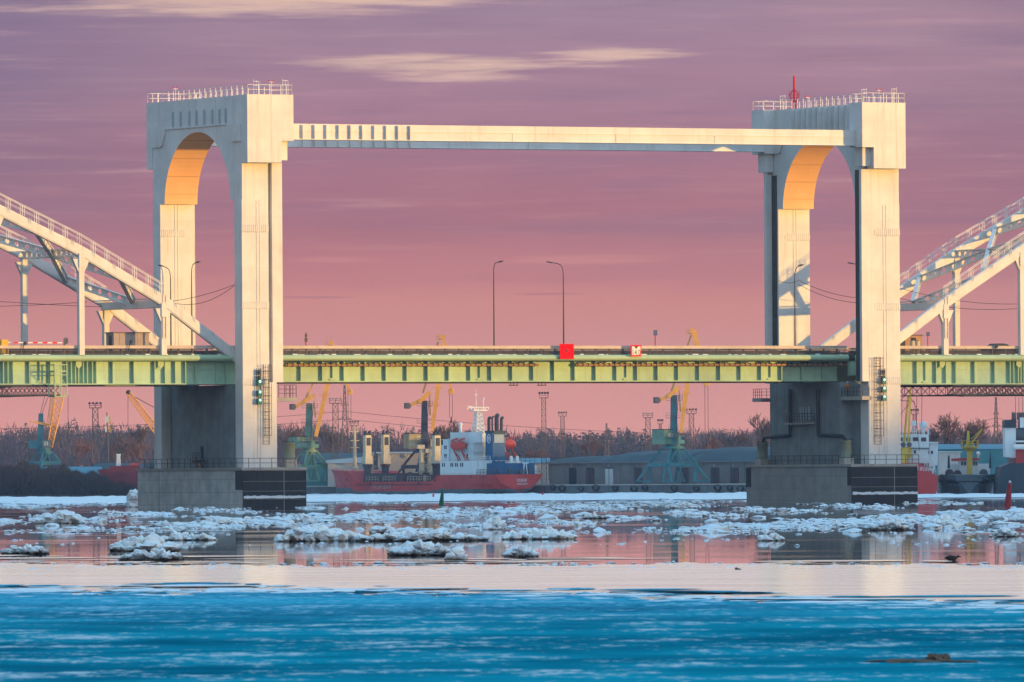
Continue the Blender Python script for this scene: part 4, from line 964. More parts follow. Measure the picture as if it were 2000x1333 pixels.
def lcrane(lab, y, dx, dv, house, colm, hm, parts, ptl, text, cab):
    root = thing('harbour_crane', lab, 'crane', (G(parts['uc'], 945, y).x, y, ZQ), FR_W, 'level luffing cranes on the quay')
    portal(root, *ptl, y + 2, colm)
    u0, v0, u1, v1, uc = house
    p, q, c_ = G(u0, v0, y), G(u1, v1, y), G(uc, v0, y)
    m = MB(); dp = 5.0                         # house seen over its corner: two faces
    m.prism([(p.x, y + 3.2), (c_.x, y - .2), (q.x, y + .6), (q.x - (c_.x - p.x), y + 4.2)], lambda a, b, t: (a, b, t), q.z, p.z)
    h = m.build('machinery_house', M[hm], root)
    m = MB()
    n = 5
    for i in range(n):
        z = q.z + (p.z - q.z) * (i + .5) / n; m.bar((c_.x + .15, y - .26, z), (q.x - .1, y + .50, z), .08, .12)
    m.build('louvre', M[hm], h)
    m = MB(); m.prism([(p.x - .1, y + 3.2), (c_.x, y - .35), (q.x + .1, y + .5), (q.x - (c_.x - p.x), y + 4.4)], lambda a, b, t: (a, b, t), p.z + .003, p.z + .15); m.build('house_roof', M['dark'], h)
    if text:
        m = MB(); ex = Vector((q.x - c_.x, .8, 0)); L_ = ex.length; ex.normalize(); o = Vector((c_.x, y - .30, 0)) + ex * (L_ / 2)
        for s_, zf, sz in text:
            zz = q.z + (p.z - q.z) * zf; m.text(s_, sz, lambda a, b: o + ex * a + Vector((0, 0, zz + b)))
        m.build('lettering', M['signwhite'], h)
    a, b = G(cab[0], cab[1], y - 1), G(cab[2], cab[3], y - 1)
    m = MB(); m.box(a.x, b.x, y - 2.2, y - .4, b.z, a.z); cb = m.build('driver_cab', M[hm], root)
    m = MB(); m.box(a.x + (b.x - a.x) * .45, b.x + .02, y - 2.23, y - 1.2, b.z + (a.z - b.z) * .5, a.z - .12); m.build('window', M['glass'], cb)
    m = MB(); seg(m, *parts['col'], y + 1, 1.5); cm_ = m.build('column', M[colm], root)
    m = MB()
    (cu0, cv0, cu1, cv1, w0, w1) = parts['col']
    for t in (.15, .55, .9):
        z = G(cu0 + (cu1 - cu0) * t, cv0 + (cv1 - cv0) * t, y); m.box(z.x - 1.5, z.x + 1.7, y - .4, y + 2.4, z.z - .06, z.z); m.rail([(z.x - 1.5, y - .4, z.z), (z.x + 1.7, y - .4, z.z)], .9, 1.0, .03, 1)
    m.bar((G(cu0, cv0, y).x + .2, y - .1, G(cu0, cv0, y).z), (G(cu1, cv1, y).x + .9, y - .1, G(cu1, cv1, y).z), .12); m.build('landing', M['steel'], cm_)
    m = MB(); seg(m, *parts['cw'], y + .2, 1.2); seg(m, *parts['cw2'], y + .2, 1.4); cwb = m.build('counterweight_arm', M['orange'], root)
    u, v, r = parts['ball']; c = G(u, v, y + .2); m = MB(); m.lathe((c.x, y + .2, c.z), [(r * .8, -1.2), (r, -.9), (r, .9), (r * .8, 1.2)], 14, 'y'); m.box(c.x - r * 1.25, c.x - r * .2, y - .8, y + 1.2, c.z - r * .9, c.z + r * .9); m.build('counterweight', M['crane'] if False else M['steel'], cwb)
    m = MB(); seg(m, *parts['jib'], y - .3, 1.0); 
    u0, v0, u1, v1, w0, w1 = parts['jib']
    for t in (.3, .5, .7): 
        z = G(u0 + (u1 - u0) * t, v0 + (v1 - v0) * t, y); m.box(z.x - 1.2, z.x + 1.0, y - 1.0, y + .4, z.z - .1, z.z + .06)
    jb = m.build('jib', M['orange'], root)
    m = MB(); seg(m, *parts['tie'], y + .5, .5); m.build('tie_rod', M['orange'], root)
    m = MB(); seg(m, *parts['link'], y, .4); m.build('luffing_link', M['orange'], root)
    m = MB(); seg(m, *parts['fly'], y - .3, .8); z = G(*parts['head'], y); m.box(z.x - .55, z.x + .4, y - .9, y + .3, z.z - .35, z.z + .5); m.bar((z.x - 1.4, y - .3, z.z - .5), (z.x, y - .3, z.z - .3), .2); m.rail([(z.x - 1.4, y - .3, z.z - .4), (z.x - .4, y - .3, z.z - .3)], .9, .5, .03)
    t = G(parts['fly'][2], parts['fly'][3], y); m.lathe((t.x, y - .7, t.z), [(.5, 0), (.62, .1), (.62, .7), (.5, .8)], 12, 'y')
    fl = m.build('fly_jib', M['orange'], root)
    hk = G(parts['fly'][2], parts['hook'], y); m = MB()
    for o in (-.35, .25): m.tube((t.x + o, y - .3, hk.z + .6), (t.x + o, y - .3, t.z), .045, None, 4)
    m.tube((t.x, y - .3, hk.z - .5), (t.x, y - .3, hk.z + .8), .22, .12, 6); m.build('hoist_rope', M['wire'], fl)
lcrane('green crane with orange jib, partly behind the tank of the slotted tower', 2024, 0, 0, (563, 854, 608, 876, 580), 'crane', 'crane',
       dict(uc=604, col=(603, 876, 604, 788, 15, 12), cw=(576, 796, 606, 776, 6, 8), cw2=(594, 786, 614, 771, 7, 8), ball=(573, 795, .65), jib=(617, 853, 653, 690, 7, 10), tie=(598, 776, 647, 672, 4, 3), link=(612, 772, 616, 816, 2, 3), fly=(648, 668, 683, 766, 4, 5), head=(648, 671), hook=880),
       (604, 881, 912, 942, 12, 34, 40), [('Н', .55, 1.1), ('СОКОЛ', .28, .75)], (610, 861, 622, 875))
lcrane('dark crane with a yellow machinery house rising behind the red cargo ship', 2006, 0, 0, (788, 848, 836, 876, 799), 'cranepurple', 'craneyel',
       dict(uc=828, col=(829, 880, 829, 783, 15, 11), cw=(800, 793, 830, 778, 6, 8), cw2=(818, 786, 840, 766, 7, 8), ball=(797, 793, .65), jib=(844, 842, 868, 672, 7, 9), tie=(826, 768, 856, 668, 4, 3), link=(839, 768, 840, 812, 2, 3), fly=(865, 657, 881, 765, 5, 5), head=(865, 659), hook=822),
       (826, 882, 912, 942, 14, 36, 44), [('27', .72, .9), ('ГАНЦУРТ', .26, .8)], (841, 858, 852, 874))
lcrane('green crane with louvred house standing in front of the grey warehouse', 1903, 0, 0, (1274, 840, 1323, 868, 1297), 'craneblue', 'crane',
       dict(uc=1316, col=(1316, 870, 1316, 772, 15, 12), cw=(1288, 783, 1314, 768, 6, 8), cw2=(1305, 776, 1327, 756, 7, 8), ball=(1284, 782, .65), jib=(1330, 846, 1350, 690, 6, 11), tie=(1311, 765, 1350, 655, 4, 3), link=(1326, 758, 1329, 804, 2, 3), fly=(1355, 647, 1380, 749, 10, 4), head=(1354, 648), hook=866),
       (1314, 874, 908, 943, 17, 42, 50), [('32', .62, 1.0)], (1325, 852, 1337, 867))
# older crane with a lattice jib on the far left
y = 2030; root = thing('harbour_crane', 'blue crane with an orange lattice jib above the dark scrub', 'crane', (G(88, 940, y).x, y, ZQ))
portal(root, 88, 884, 905, 940, 12, 26, 34, y, 'craneblue')
m = MB(); m.pxbox(56, 861, 84, 876, y, 5); m.build('machinery_house', M['craneblue'], root)
m = MB(); m.pxbox(83, 860, 98, 875, y - 2, 2.5); cb = m.build('driver_cab', M['hullgrey'], root)
m = MB(); c = G(90, 867, y - 2.03); m.text('23', 1.0, lambda a, b: (c.x + a, y - 2.03, c.z + b)); m.build('lettering', M['signwhite'], cb)
m = MB(); seg(m, 79, 882, 80, 808, 13, 9, y + 1); m.build('column', M['craneblue'], root)
m = MB(); m.lattice(G(97, 874, y), G(118, 770, y), 1.0, 1.6, 10, .10, .06); m.lattice(G(95, 830, y), G(103, 775, y), .8, .6, 6, .07, .04); m.build('lattice_jib', M['orange'], root)
m = MB(); seg(m, 56, 823, 96, 832, 2, 2, y); seg(m, 68, 823, 100, 831, 1.5, 2, y); seg(m, 100, 830, 108, 830, 4, 3, y); m.build('strut', M['orange'], root)
m = MB()
for u0, v0, u1, v1 in ((79, 808, 88, 772), (82, 808, 96, 770), (133, 772, 133, 900)): m.tube(G(u0, v0, y), G(u1, v1, y), .05, None, 4)
m.build('rope', M['wire'], root)
y = 2045; root = thing('harbour_crane', 'orange lattice crane boom slanting down behind the slotted tower leg', 'crane', (G(330, 940, y).x, y, ZQ))
m = MB(); m.lattice(G(251, 768, y), G(318, 858, y), .8, 1.5, 14, .12, .07); m.build('lattice_jib', M['orange'], root)
m = MB(); m.ball(G(251, 767, y), .55, n=8, m=5); m.tube(G(253, 770, y), G(330, 812, y), .07, None, 4); m.tube(G(250, 770, y), G(250, 880, y), .045, None, 4); m.build('rope', M['wire'], root)
m = MB(); seg(m, 322, 870, 322, 815, 16, 12, y); m.pxbox(305, 858, 345, 880, y, 6); m.build('machinery_house', M['craneblue'], root)
portal(root, 325, 882, 908, 942, 12, 26, 34, y + 3, 'craneblue')

# ---- masts
def lightmast(u, vt, vb, w, y, lab, lamps='ring', lit=False, base=None):
    zb = 1.8; p, q = G(u, vb, y), G(u, vt, y); k = y / F; name = 'light_mast'
    root = thing(name, lab, 'light mast', (p.x, y, zb), FR_W, 'lattice light masts of the port')
    m = MB(); n = max(6, int((q.z - zb) / (w * k * 1.3))); m.lattice((p.x, y, zb), (p.x, y, q.z - 1.0), w * k * 1.15, w * k * .85, min(n, 22), .07 * y / 2000, .045 * y / 2000); m.build('lattice', M['steel'], root)
    m = MB(); h = w * k * .95
    m.box(p.x - h, p.x + h, y - h, y + h, q.z - 1.05, q.z - .9); m.rail([(p.x - h, y - h, q.z - .9), (p.x + h, y - h, q.z - .9), (p.x + h, y + h, q.z - .9), (p.x - h, y + h, q.z - .9)], .9, 1.2, .04, 1); hd = m.build('platform', M['steel'], root)
    for i in range(4):
        m = MB(); xx = p.x + h * (i - 1.5) / 1.6; m.lathe((xx, y - h - .1, q.z + .0), [(.12, 0), (.26, .1), (.26, .3), (.1, .5)], 8, 'y'); m.build('floodlight', M['dark'] if not lit else M['pinkish'], hd)
lightmast(187, 788, 930, 12, 2050, 'lattice light mast above the scrub near the slotted tower pier')
lightmast(656, 779, 920, 12, 2060, 'lattice light mast beside the tall power pylon', lit=True)
lightmast(692, 824, 900, 9, 2550, 'small distant light mast just right of the tall power pylon')
lightmast(1063, 768, 946, 9, 1972, 'tall light mast at the stern of the red cargo ship')
lightmast(1099, 806, 880, 8, 2650, 'short distant light mast rising above the wood near the tall one')
lightmast(1266, 808, 900, 10, 2350, 'reddish light mast behind the warehouse, the one beside the louvred crane house', lit=True)
lightmast(1351, 800, 900, 10, 2300, 'light mast behind the warehouse, just past the jib of the louvred crane')
lightmast(1290, 821, 900, 5, 2600, 'thin distant light mast peeping over the louvred crane house')
lightmast(1787, 801, 900, 7, 2300, 'distant light mast above the white wheelhouse of the red hulled ship')
def pylon(u, vt, vb, wb, y, lab):
    zb = 1.8; p, q = G(u, vb, y), G(u, vt, y); k = y / F
    root = thing('power_pylon', lab, 'pylon', (p.x, y, zb), FR_W, 'power pylons in the far wood')
    zw = zb + (q.z - zb) * .62; m = MB(); m.lattice((p.x, y, zb), (p.x, y, zw), wb * k, wb * k * .45, 8, .12, .07); m.lattice((p.x, y, zw), (p.x, y, q.z), wb * k * .45, .25, 7, .10, .06); m.build('lattice', M['steel'], root)
    m = MB()
    for f, s_ in ((.66, 1.0), (.80, .7)):
        z = zb + (q.z - zb) * f; e = wb * k * .55 * s_; m.bar((p.x - e, y, z), (p.x + e, y, z), .14); m.bar((p.x - e, y, z), (p.x, y, z + .9), .08); m.bar((p.x + e, y, z), (p.x, y, z + .9), .08)
    m.build('cross_arm', M['steel'], root)
    return p.x, y, zb + (q.z - zb) * .66
A1 = pylon(674, 752, 900, 20, 2250, 'tall power pylon between the green crane and the ship')
A2 = pylon(757, 831, 900, 14, 2700, 'distant power pylon above the wood behind the ship cranes')
A3 = pylon(1185, 827, 900, 13, 2700, 'distant power pylon above the wood beyond the tall light mast')
A4 = pylon(1946, 776, 900, 15, 2250, 'tall power pylon above the trees between the tug and the dark ship')
m = MB()
for dz in (0, 1.8):
    for a, b in (((A1[0] - 160, 2250, A1[2] - 1), A1), (A1, (A1[0] + 150, 2300, A1[2] - 5)), ((A4[0] - 60, 2300, A4[2] - 2), A4), (A4, (A4[0] + 60, 2250, A4[2]))):
        P = [Vector(a) + (Vector(b) - Vector(a)) * (i / 16) + Vector((0, 0, dz - 4 * 3.0 * (i / 16) * (1 - i / 16))) for i in range(17)]; m.path(P, .05, 3)
single(m, 'power_line', M['wire'], 'thin power lines strung past the tall pylons', 'power line')
y = 2060; root = thing('phone_mast', 'slim phone mast with sunlit aerial panels near the small red ship', 'phone mast', (G(211, 920, y).x, y, 1.8))
a, b = G(209, 806, y), G(212, 915, y)
m = MB(); m.tube((b.x, y, 1.8), (a.x, y, a.z), .28, .12, 8); m.build('pole', M['steel'], root)
for i, (du, v0, v1) in enumerate(((4, 814, 828), (-3, 814, 826), (1, 812, 826), (4, 833, 844), (-3, 833, 844))):
    p, q = G(210 + du, v0, y - .5), G(210 + du, v1, y - .5); m = MB(); m.box(p.x - .18, p.x + .18, y - .7, y - .5, q.z, p.z); m.bar((p.x, y - .5, (p.z + q.z) / 2), (b.x, y, (p.z + q.z) / 2), .08); m.build('aerial_panel', M['yellow'] if du == 4 else M['whitepart'], root)  # sunward panels coloured yellow for their sunlit look

# ---- red cargo ship (frame: x from the stern to the bow, y to port)
def sv(v): return HC + (VH - v + .9) * 1955 / F
ship = thing('cargo_ship', 'long red cargo ship with white superstructure and blue funnel moored at the quay', 'ship', (36, 0, 0), FS)
def hull(root, st, mtl, boot, zb=1.15):
    """st: list of (x, deck height, half breadths at the fractions below)"""
    fr = (-.25, .12, .30, .55, .8, 1.0)
    for nm, mt, lo in (('hull', mtl, 0), ('boot_topping', boot, 1)):
        m = MB(); ring = []
        for x, dk, hb in st:
            zs = [-.4 if f < 0 else dk * f for f in fr]; pts = [(b, z) for b, z in zip(hb, zs)]
            if lo: pts = [(b + .03, z) for b, z in pts[:3]]
            ring.append([(x, b, z) for b, z in pts] + [(x, -b, z) for b, z in pts[::-1]])
        n = len(ring[0]); m.v = [p for r in ring for p in r]
        m.f = [(j * n + i, j * n + (i + 1) % n, (j + 1) * n + (i + 1) % n, (j + 1) * n + i) for j in range(len(ring) - 1) for i in range(n) if not (lo and i % n in (2,))]
        m.f += [tuple(range(n))[::-1], tuple(range((len(ring) - 1) * n, len(ring) * n))]
        m.build(nm, M[mt], root)
B = 5.6
hull(ship, [(-.6, 4.1, (.2, .4, 1.6, 4.0, 5.0, 5.5)), (1.5, 4.05, (.6, 2.4, 4.2, 5.2, 5.5, B)), (5, 4.0, (3.0, 4.6, 5.3, 5.6, B, B)), (10, 4.0, (5.2, 5.5, B, B, B, B)), (22.4, 4.0, (B,) * 6), (25.2, 2.75, (B,) * 6),
            (56, 2.75, (B, B, B, B, B, B)), (59, 5.0, (5.0, 5.1, 5.3, 5.5, B, B)), (66, 5.15, (2.6, 3.0, 3.4, 4.0, 4.6, 5.0)), (70, 5.25, (.9, 1.3, 1.7, 2.3, 3.0, 3.6)), (74.2, 5.4, (.05, .15, .25, .4, .8, 1.3))], 'hull', 'hullgrey')
def sbox(x0, x1, y0, y1, z0, z1, name, mt, parent=None):
    m = MB(); m.box(x0, x1, y0, y1, z0, z1); return m.build(name, M[mt], parent or ship)
z1, z2, z3 = sv(901), sv(858), sv(845)
sp_ = sbox(7.5, 22, -5.2, 5.2, 4.02, z1, 'deck_house', 'shipwhite'); up_ = sbox(9.6, 18.9, -2.2, 4.6, z1 + .01, z3, 'upper_house', 'shipwhite'); wh = sbox(18.95, 22, -4.9, 4.9, z1 + .01, z2, 'wheelhouse', 'shipwhite')
m = MB(); m.lathe((7.4, 1.5, 4.02), [(3.3, 0), (3.3, z1 - 4.1), (3.5, z1 - 4.1), (3.5, z1 - 3.95)], 18); m.build('round_house', M['shipwhite'], ship)
m = MB()
for zz in (sv(883), sv(865)): m.box(8.6, 18.95, -2.3, 5.0, zz - .07, zz); m.rail([(18.9, 4.95, zz), (8.7, 4.95, zz), (8.7, -2.2, zz)], .9, 1.6, .03, 1)
m.rail([(2, 5.1, z1), (22, 5.1, z1)], .9, 1.6, .03, 1); m.build('walkway', M['shipwhite'], up_)
def wins(root, spots, Y, w, h):
    for x, v in spots:
        z = sv(v); m = MB(); m.box(x - w / 2, x + w / 2, Y + .003, Y + .05, z - h / 2, z + h / 2); m.build('window', M['glass'], root)
wins(sp_, [(21, 908.5), (20.2, 908.5), (17.6, 908.5), (16.9, 908.5), (15.7, 908.5), (15, 908.5), (13.6, 908.5), (12.9, 908.5)], 5.2, .4, .75)
wins(wh, [(20.6, 874), (20, 874), (20.6, 890.5), (20, 890.5)], 4.9, .38, .7); wins(wh, [(21.6, 864)], 4.9, .6, 1.0)
wins(up_, [(18.2, 864), (17.3, 862), (16.5, 862), (15.5, 864), (12.4, 874), (12, 892)], 4.6, .5, .9)
fn = MB(); fn.prism([(4.0, 4.3), (4.4, sv(843)), (7.0, sv(843)), (7.5, 4.3)], lambda a, b, t: (a, t, b), .4, 3.2); fn = fn.build('funnel', M['shipblue'], ship)
sbox(3.7, 7.2, .2, 3.3, sv(847), sv(843) + .05, 'funnel_cap', 'hulldark', fn); sbox(4.16, 4.22, .7, 2.9, sv(866), sv(850), 'vent_panel', 'teal', fn)
m = MB(); zc = sv(858); P = [(5.7 + .62 * math.cos(a), 3.25, zc + .85 * math.sin(a)) for a in np.linspace(0, 6.2832, 17)]; m.path(P, .10, 4); m.bar((5.7, 3.25, zc - .4), (5.7, 3.25, zc + .4), .16, .16); m.bar((5.45, 3.25, zc + .2), (5.95, 3.25, zc + .2), .14, .14); m.build('emblem', M['signwhite'], fn)
for (x, y, v, r) in ((6.6, 2.7, 819, .32), (5.6, 2.5, 817, .18), (5.6, 1.5, 814, .42), (4.9, .8, 819, .30)):
    m = MB(); m.tube((x, y, sv(843)), (x, y, sv(v)), r, None, 10); m.tube((x, y, sv(v)), (x - .4, y - .1, sv(v) + .25), r, None, 10); m.build('exhaust_pipe', M['hulldark'], fn)
bh = sbox(.8, 7.3, -4.4, 4.0, 4.02, 6.3, 'aft_deck_house', 'shipblue')
m = MB(); m.rail([(-.3, -5, 4.1), (-.3, 5, 4.1), (7, 5.3, 4.05)], 1.0, 1.2, .04, 1); m.rail([(.8, -4.4, 6.3), (.8, 4, 6.3)], 1, 1.0, .035, 1)
for y, z in ((-1, 5.0), (1.5, 5.4), (-3, 5.6)): m.bar((.3, y, 4.1), (.6, y, z), .3)
m.build('stern_railing', M['hullgrey'], ship)
for y in (1.0, -.4):
    m = MB(); m.lathe((.75, y, 7.0), [(.1, -.75), (.3, -.6), (.36, 0), (.3, .6), (.1, .75)], 10); m.build('liferaft', M['signwhite'], ship)
m = MB(); 
for s_ in (-.45, .45): m.bar((-.2, -1.7 + s_, 4.1), (-.1, -1.7 + s_ * .5, 6.3), .16)
m.bar((-.2, -1.0, 6.3), (-.2, -2.4, 6.3), .16); m.build('stern_fairlead', M['shipwhite'], ship)
def boat(x, y, z, ax, l):
    m = MB(); prof = [(.15, -l / 2), (.7, -l * .38), (.95, -l * .15), (1.0, .1 * l), (.8, l * .36), (.2, l / 2)]; m.lathe((x, y, z), prof, 12, ax); bt = m.build('lifeboat', M['boat'], ship, True)
    m = MB()
    for q in (-l * .25, l * .3):
        p = (x + q, y) if ax == 'x' else (x, y + q); m.path([(p[0], p[1] - .9, z - 3), (p[0] - .3, p[1] + .5, z - .5), (p[0], p[1] + .6, z + 1.1), (p[0] - .8, p[1] - .3, z + 1.4)], .16, 5); m.bar((p[0] - 1.2, p[1] - .9, z - 3), (p[0] + .6, p[1] - .2, z - 1), .18)
    m.build('davit', M['boat'], bt)
boat(14.0, 5.5, sv(871), 'x', 5.4); boat(12.5, -5.4, sv(869), 'y', 3.0)
m = MB(); x, y = 15.6, .0; zt = sv(803)
m.lattice((x, y, z3), (x, y, zt), 1.9, .9, 5, .13, .08); m.box(x - 1.0, x + 1.0, y - 1.6, y + 1.6, zt, zt + .2); m.rail([(x, y - 2.4, zt + .2), (x, y + 2.4, zt + .2)], .5, .8, .07, 0)
m.tube((x, y + .5, zt), (x, y + .5, sv(762)), .13, .05, 6); m.tube((x, y - 1.2, zt), (x, y - 1.2, sv(781)), .16, .1, 6); m.ball((x, y - 1.2, sv(779)), .25, n=8, m=5); m.bar((x, y + 1.2, zt + .8), (x, y + 2.4, zt + 1.0), .12); m.bar((x, y + .1, sv(771)), (x, y + .9, sv(771)), .08)
m.build('radar_mast', M['shipwhite'], ship)
m = MB(); m.tube((20, 1.6, z2), (20, 1.6, sv(830)), .35, .3, 8); m.ball((20, 1.6, sv(829)), .45, n=10, m=6); m.build('satellite_dome', M['shipwhite'], ship)
def dcrane(x, y, vt, face):
    zb = 2.7; zm = sv(905); z1_ = sv(vt)
    m = MB(); m.lathe((x, y, zb), [(.75, 0), (.75, zm - zb - .9), (1.1, zm - zb - .1)], 10); m.build('crane_pedestal', M['hull'] if False else M['door'], ship)
    m = MB(); m.box(x - .75, x + .75, y - .85, y + .85, zm, zm + 1.6); m.box(x - .55, x + .55, y - .68, y + .68, zm + 1.6, z1_); cr = m.build('deck_crane', M['shipcream'], ship)
    m = MB(); m.box(x - .64, x - .553, y - .45, y + .45, z1_ - 2.1, z1_ - .5); m.build('window', M['glass'], cr)
    m = MB(); m.box(x - .5, x + .5, y - .62, y + .62, z1_ + .01, z1_ + .35)
    for q in (-.42, .42): m.ball((x, y + q, z1_ + .6), .32, .25, .32, 8, 5); m.bar((x, y + q, z1_ + .3), (x - .5, y + q * 1.5, z1_ + 1.0), .12)
    m.build('winch', M['hulldark'], cr)
dcrane(55.5, 3.2, 848, 1); dcrane(55.5, -1.0, 847, 1); dcrane(32.6, .0, 850, 1)
for x, y, v in ((56.0, -1.3, 872), (38.0, 0.4, 872), (37.2, -1.0, 880), (58.0, .9, 885)):
    m = MB(); z = sv(v); m.bar((x, y, 2.7), (x, y, z), .75); m.bar((x - .2, y - .5, z), (x + .2, y + .9, z), 1.1, .8)
    for q in (.3, .55, .8): m.box(x - .6, x + .6, y - .6, y + .6, 2.7 + (z - 2.7) * q, 2.7 + (z - 2.7) * q + .15)
    m.build('crane_boom', M['shipcream'], ship)
for x0, x1 in ((26, 30), (34.5, 36.5), (39.5, 45), (46, 53)): sbox(x0, x1, -4.4, 4.4, 2.76, 4.2 + .3 * (x0 > 40), 'hatch_cover', 'door')
m = MB(); m.tube((66.5, 0, 5.1), (66.5, 0, sv(828)), .5, .14, 8)
for v in (840, 858, 872): m.bar((66.5, -1.0, sv(v)), (66.5, 1.0, sv(v)), .12)
m.build('foremast', M['shipcream'], ship)
m = MB(); m.rail([(60, 5.2, 5.0), (66, 4.8, 5.15), (73, 1.4, 5.4)], 1.0, 1.4, .04, 1); m.lathe((62.5, 2, 5.0), [(.5, 0), (.6, .6), (.3, 1.1)], 8); m.lathe((62.5, -1, 5.0), [(.5, 0), (.6, .6), (.3, 1.1)], 8); m.build('bow_fitting', M['shipcream'], ship)
m = MB(); m.text('ТУКСИНЦКИЙ', 1.15, lambda a, b: (45.5 - a, 5.6 + .04, 1.7 + b)); m.build('ship_name', M['pinkish'], ship)
m = MB(); m.text('СЕВЕР', .75, lambda a, b: (-.66, -.6 - a, 2.85 + b)); m.text('МУРПОРТ', .5, lambda a, b: (-.66, -.7 - a, 2.1 + b)); m.build('stern_lettering', M['shipwhite'], ship)
m = MB(); m.box(25, 56, 5.6, 5.72, 2.1, 2.22); m.build('rubbing_strake', M['hulldark'], ship)
rgd = random.Random(9)
for i in range(26):                               # odd gear on the open deck
    x = rgd.uniform(25.5, 57); y = rgd.uniform(-4.6, 4.9); h = rgd.uniform(.5, 2.0); m = MB(); m.box(x - rgd.uniform(.2, .9), x + .5, y - .4, y + .4, 2.76, 2.76 + h)
    if i % 3 == 0: m.tube((x, y, 2.76 + h), (x, y, 2.76 + h + rgd.uniform(.6, 2.2)), .12)
    m.build('deck_gear', M[rgd.choice(('hulldark', 'door', 'shipcream', 'hullgrey', 'cable'))], ship)
for x, y in ((26.5, 4.9), (41, 4.9), (48, 4.9), (31, 4.9)):
    m = MB(); m.rail([(x, y, 2.76), (x + 5, y, 2.76)], 1.0, 1.2, .03, 1); m.build('deck_railing', M['shipcream'], ship)
for x, z in ((23.5, 3.0), (9, 3.6), (4, 3.5), (60, 3.2), (30, 2.4), (50, 2.4)):
    m = MB(); m.box(x - .22, x + .22, B + .003, B + .06, z - .16, z + .16); m.build('fairlead', M['black'], ship)

# ---- small red ship behind the left pier
y = 1950
root = thing('red_tug', 'small red ship with a white mast, partly hidden by the slotted tower pier', 'ship', (G(240, 950, y).x, y, 0))
def outline(pts, y, dep, name, mt, parent, bev=0):
    m = MB(); P = [xz(u, v, y) for u, v in pts]; m.prism(P, lambda a, b, t: (a, t, b), y, y + dep); return m.build(name, M[mt], parent)
outline([(190, 918), (205, 916), (275, 914), (275, 968), (225, 968), (205, 945)], y, 7, 'hull', 'hullold', root)
outline([(212, 916.2), (216, 911), (268, 909), (272, 914.2)], y + 1.5, 4, 'deck_house', 'hullold', root)
outline([(252, 909.2), (254, 906), (272, 905), (273, 908)], y + 2, 3, 'wheelhouse', 'boat', root)
outline([(226.5, 912), (228, 892), (227, 887), (235.5, 887), (234.5, 892), (236, 912)], y + 3, 1.2, 'mast', 'shipwhite', root)
m = MB(); seg(m, 231, 889, 230, 872, 2, 1.5, y + 3.5); seg(m, 218, 879, 246, 880, 1, 1, y + 3.5); seg(m, 232, 884, 241, 884, 3, 2, y + 3.5); seg(m, 222, 877, 222, 886, .8, .8, y + 3.5); seg(m, 231, 876, 240, 876, 2, 2, y + 3.5); m.build('radar_gear', M['hulldark'], root)

# ---- red hulled ship on the right, bow towards us
y = 1618
root = thing('red_hulled_ship', 'red hulled ship with a white wheelhouse and radar dome beside the finned tower pier', 'ship', (G(1790, 960, y).x, y + 8, 0))
outline([(1700, 908), (1757, 905), (1793, 904.5), (1806, 911), (1820, 925), (1832, 930), (1831, 952), (1826, 972), (1700, 972)], y, 16, 'hull', 'hull', root)
outline([(1700, 848.5), (1814, 848.5), (1815, 905), (1700, 905)], y + 3, 9, 'wheelhouse', 'shipwhite', root)
outline([(1815.1, 866), (1832, 866), (1831, 909), (1815.1, 912)], y + 4.5, 6, 'deck_house', 'shipwhite', root)
outline([(1814.2, 863.5), (1833, 863.5), (1833, 865.8), (1814.2, 865.8)], y + 4, 7, 'bridge_wing', 'shipwhite', root)
outline([(1765, 876.3), (1815.5, 877.5), (1815.5, 875.8), (1765, 874.6)], y + 2.7, .28, 'house_seam', 'hullgrey', root)
for u0, v0, u1, v1 in ((1745, 855, 1763, 862), (1770, 855, 1778, 862), (1783, 854.5, 1794, 862), (1799, 855, 1809, 862.5), (1785, 880, 1789, 886), (1813, 881, 1817, 887), (1819, 881, 1823, 887)):
    m = MB(); yy = y + 3 if u0 < 1810 and v0 < 870 or u0 < 1800 else y + 3; (a, zt), (b, zz) = xz(u0, v0, yy), xz(u1, v1, yy)
    if u0 > 1814: m.box(a, b, y + 4.4, y + 4.49, zz, zt)
    else: m.box(a, min(b, xz(1814.5, 880, yy)[0]), yy - .08, yy - .005, zz, zt)
    m.build('window', M['glass'], root)
m = MB(); p = G(1803, 831, y + 6); m.ball((p.x, y + 6, p.z), .68, n=16, m=10); m.tube((p.x, y + 6, p.z - 1.6), (p.x, y + 6, p.z - .4), .3, None, 8); m.build('radar_dome', M['shipwhite'], root, True)
m = MB(); a, b = xz(1757, 848.5, y + 3.2), xz(1815, 848.5, y + 3.2); m.rail([(a[0], y + 3.2, a[1]), (b[0], y + 3.2, b[1]), (b[0], y + 10, b[1])], 1.0, .8, .03, 1)
for u, v in ((1782, 835), (1785, 826), (1790, 838), (1815, 822), (1762, 830)): q = G(u, v, y + 5); m.tube((q.x, y + 5, a[1]), (q.x, y + 5, q.z), .06)
q = G(1785, 832, y + 5); m.box(q.x - .5, q.x + .5, y + 4.5, y + 5.5, q.z, q.z + .8); m.build('bridge_railing', M['shipwhite'], root)
m = MB(); seg(m, 1772, 905, 1779, 752, 4, 4, y + 1); seg(m, 1764, 880, 1774, 772, 4, 4, y + 1.6); m.build('derrick_mast', M['yellow'], root)
m = MB(); seg(m, 1757, 783, 1786, 784, 1.2, 1.2, y + 1.3); 
for u0, v0, u1, v1 in ((1762, 752, 1761, 850), (1791, 752, 1790, 830), (1801, 752, 1800, 830), (1776, 772, 1792, 800), (1786, 784, 1796, 880), (1758, 784, 1776, 762), (1758, 810, 1775, 790)): m.tube(G(u0, v0, y + 1.3), G(u1, v1, y + 1.3), .04, None, 4)
m.build('rigging', M['wire'], root)
m = MB(); c = G(1768, 882, y + .5); rg = random.Random(2)
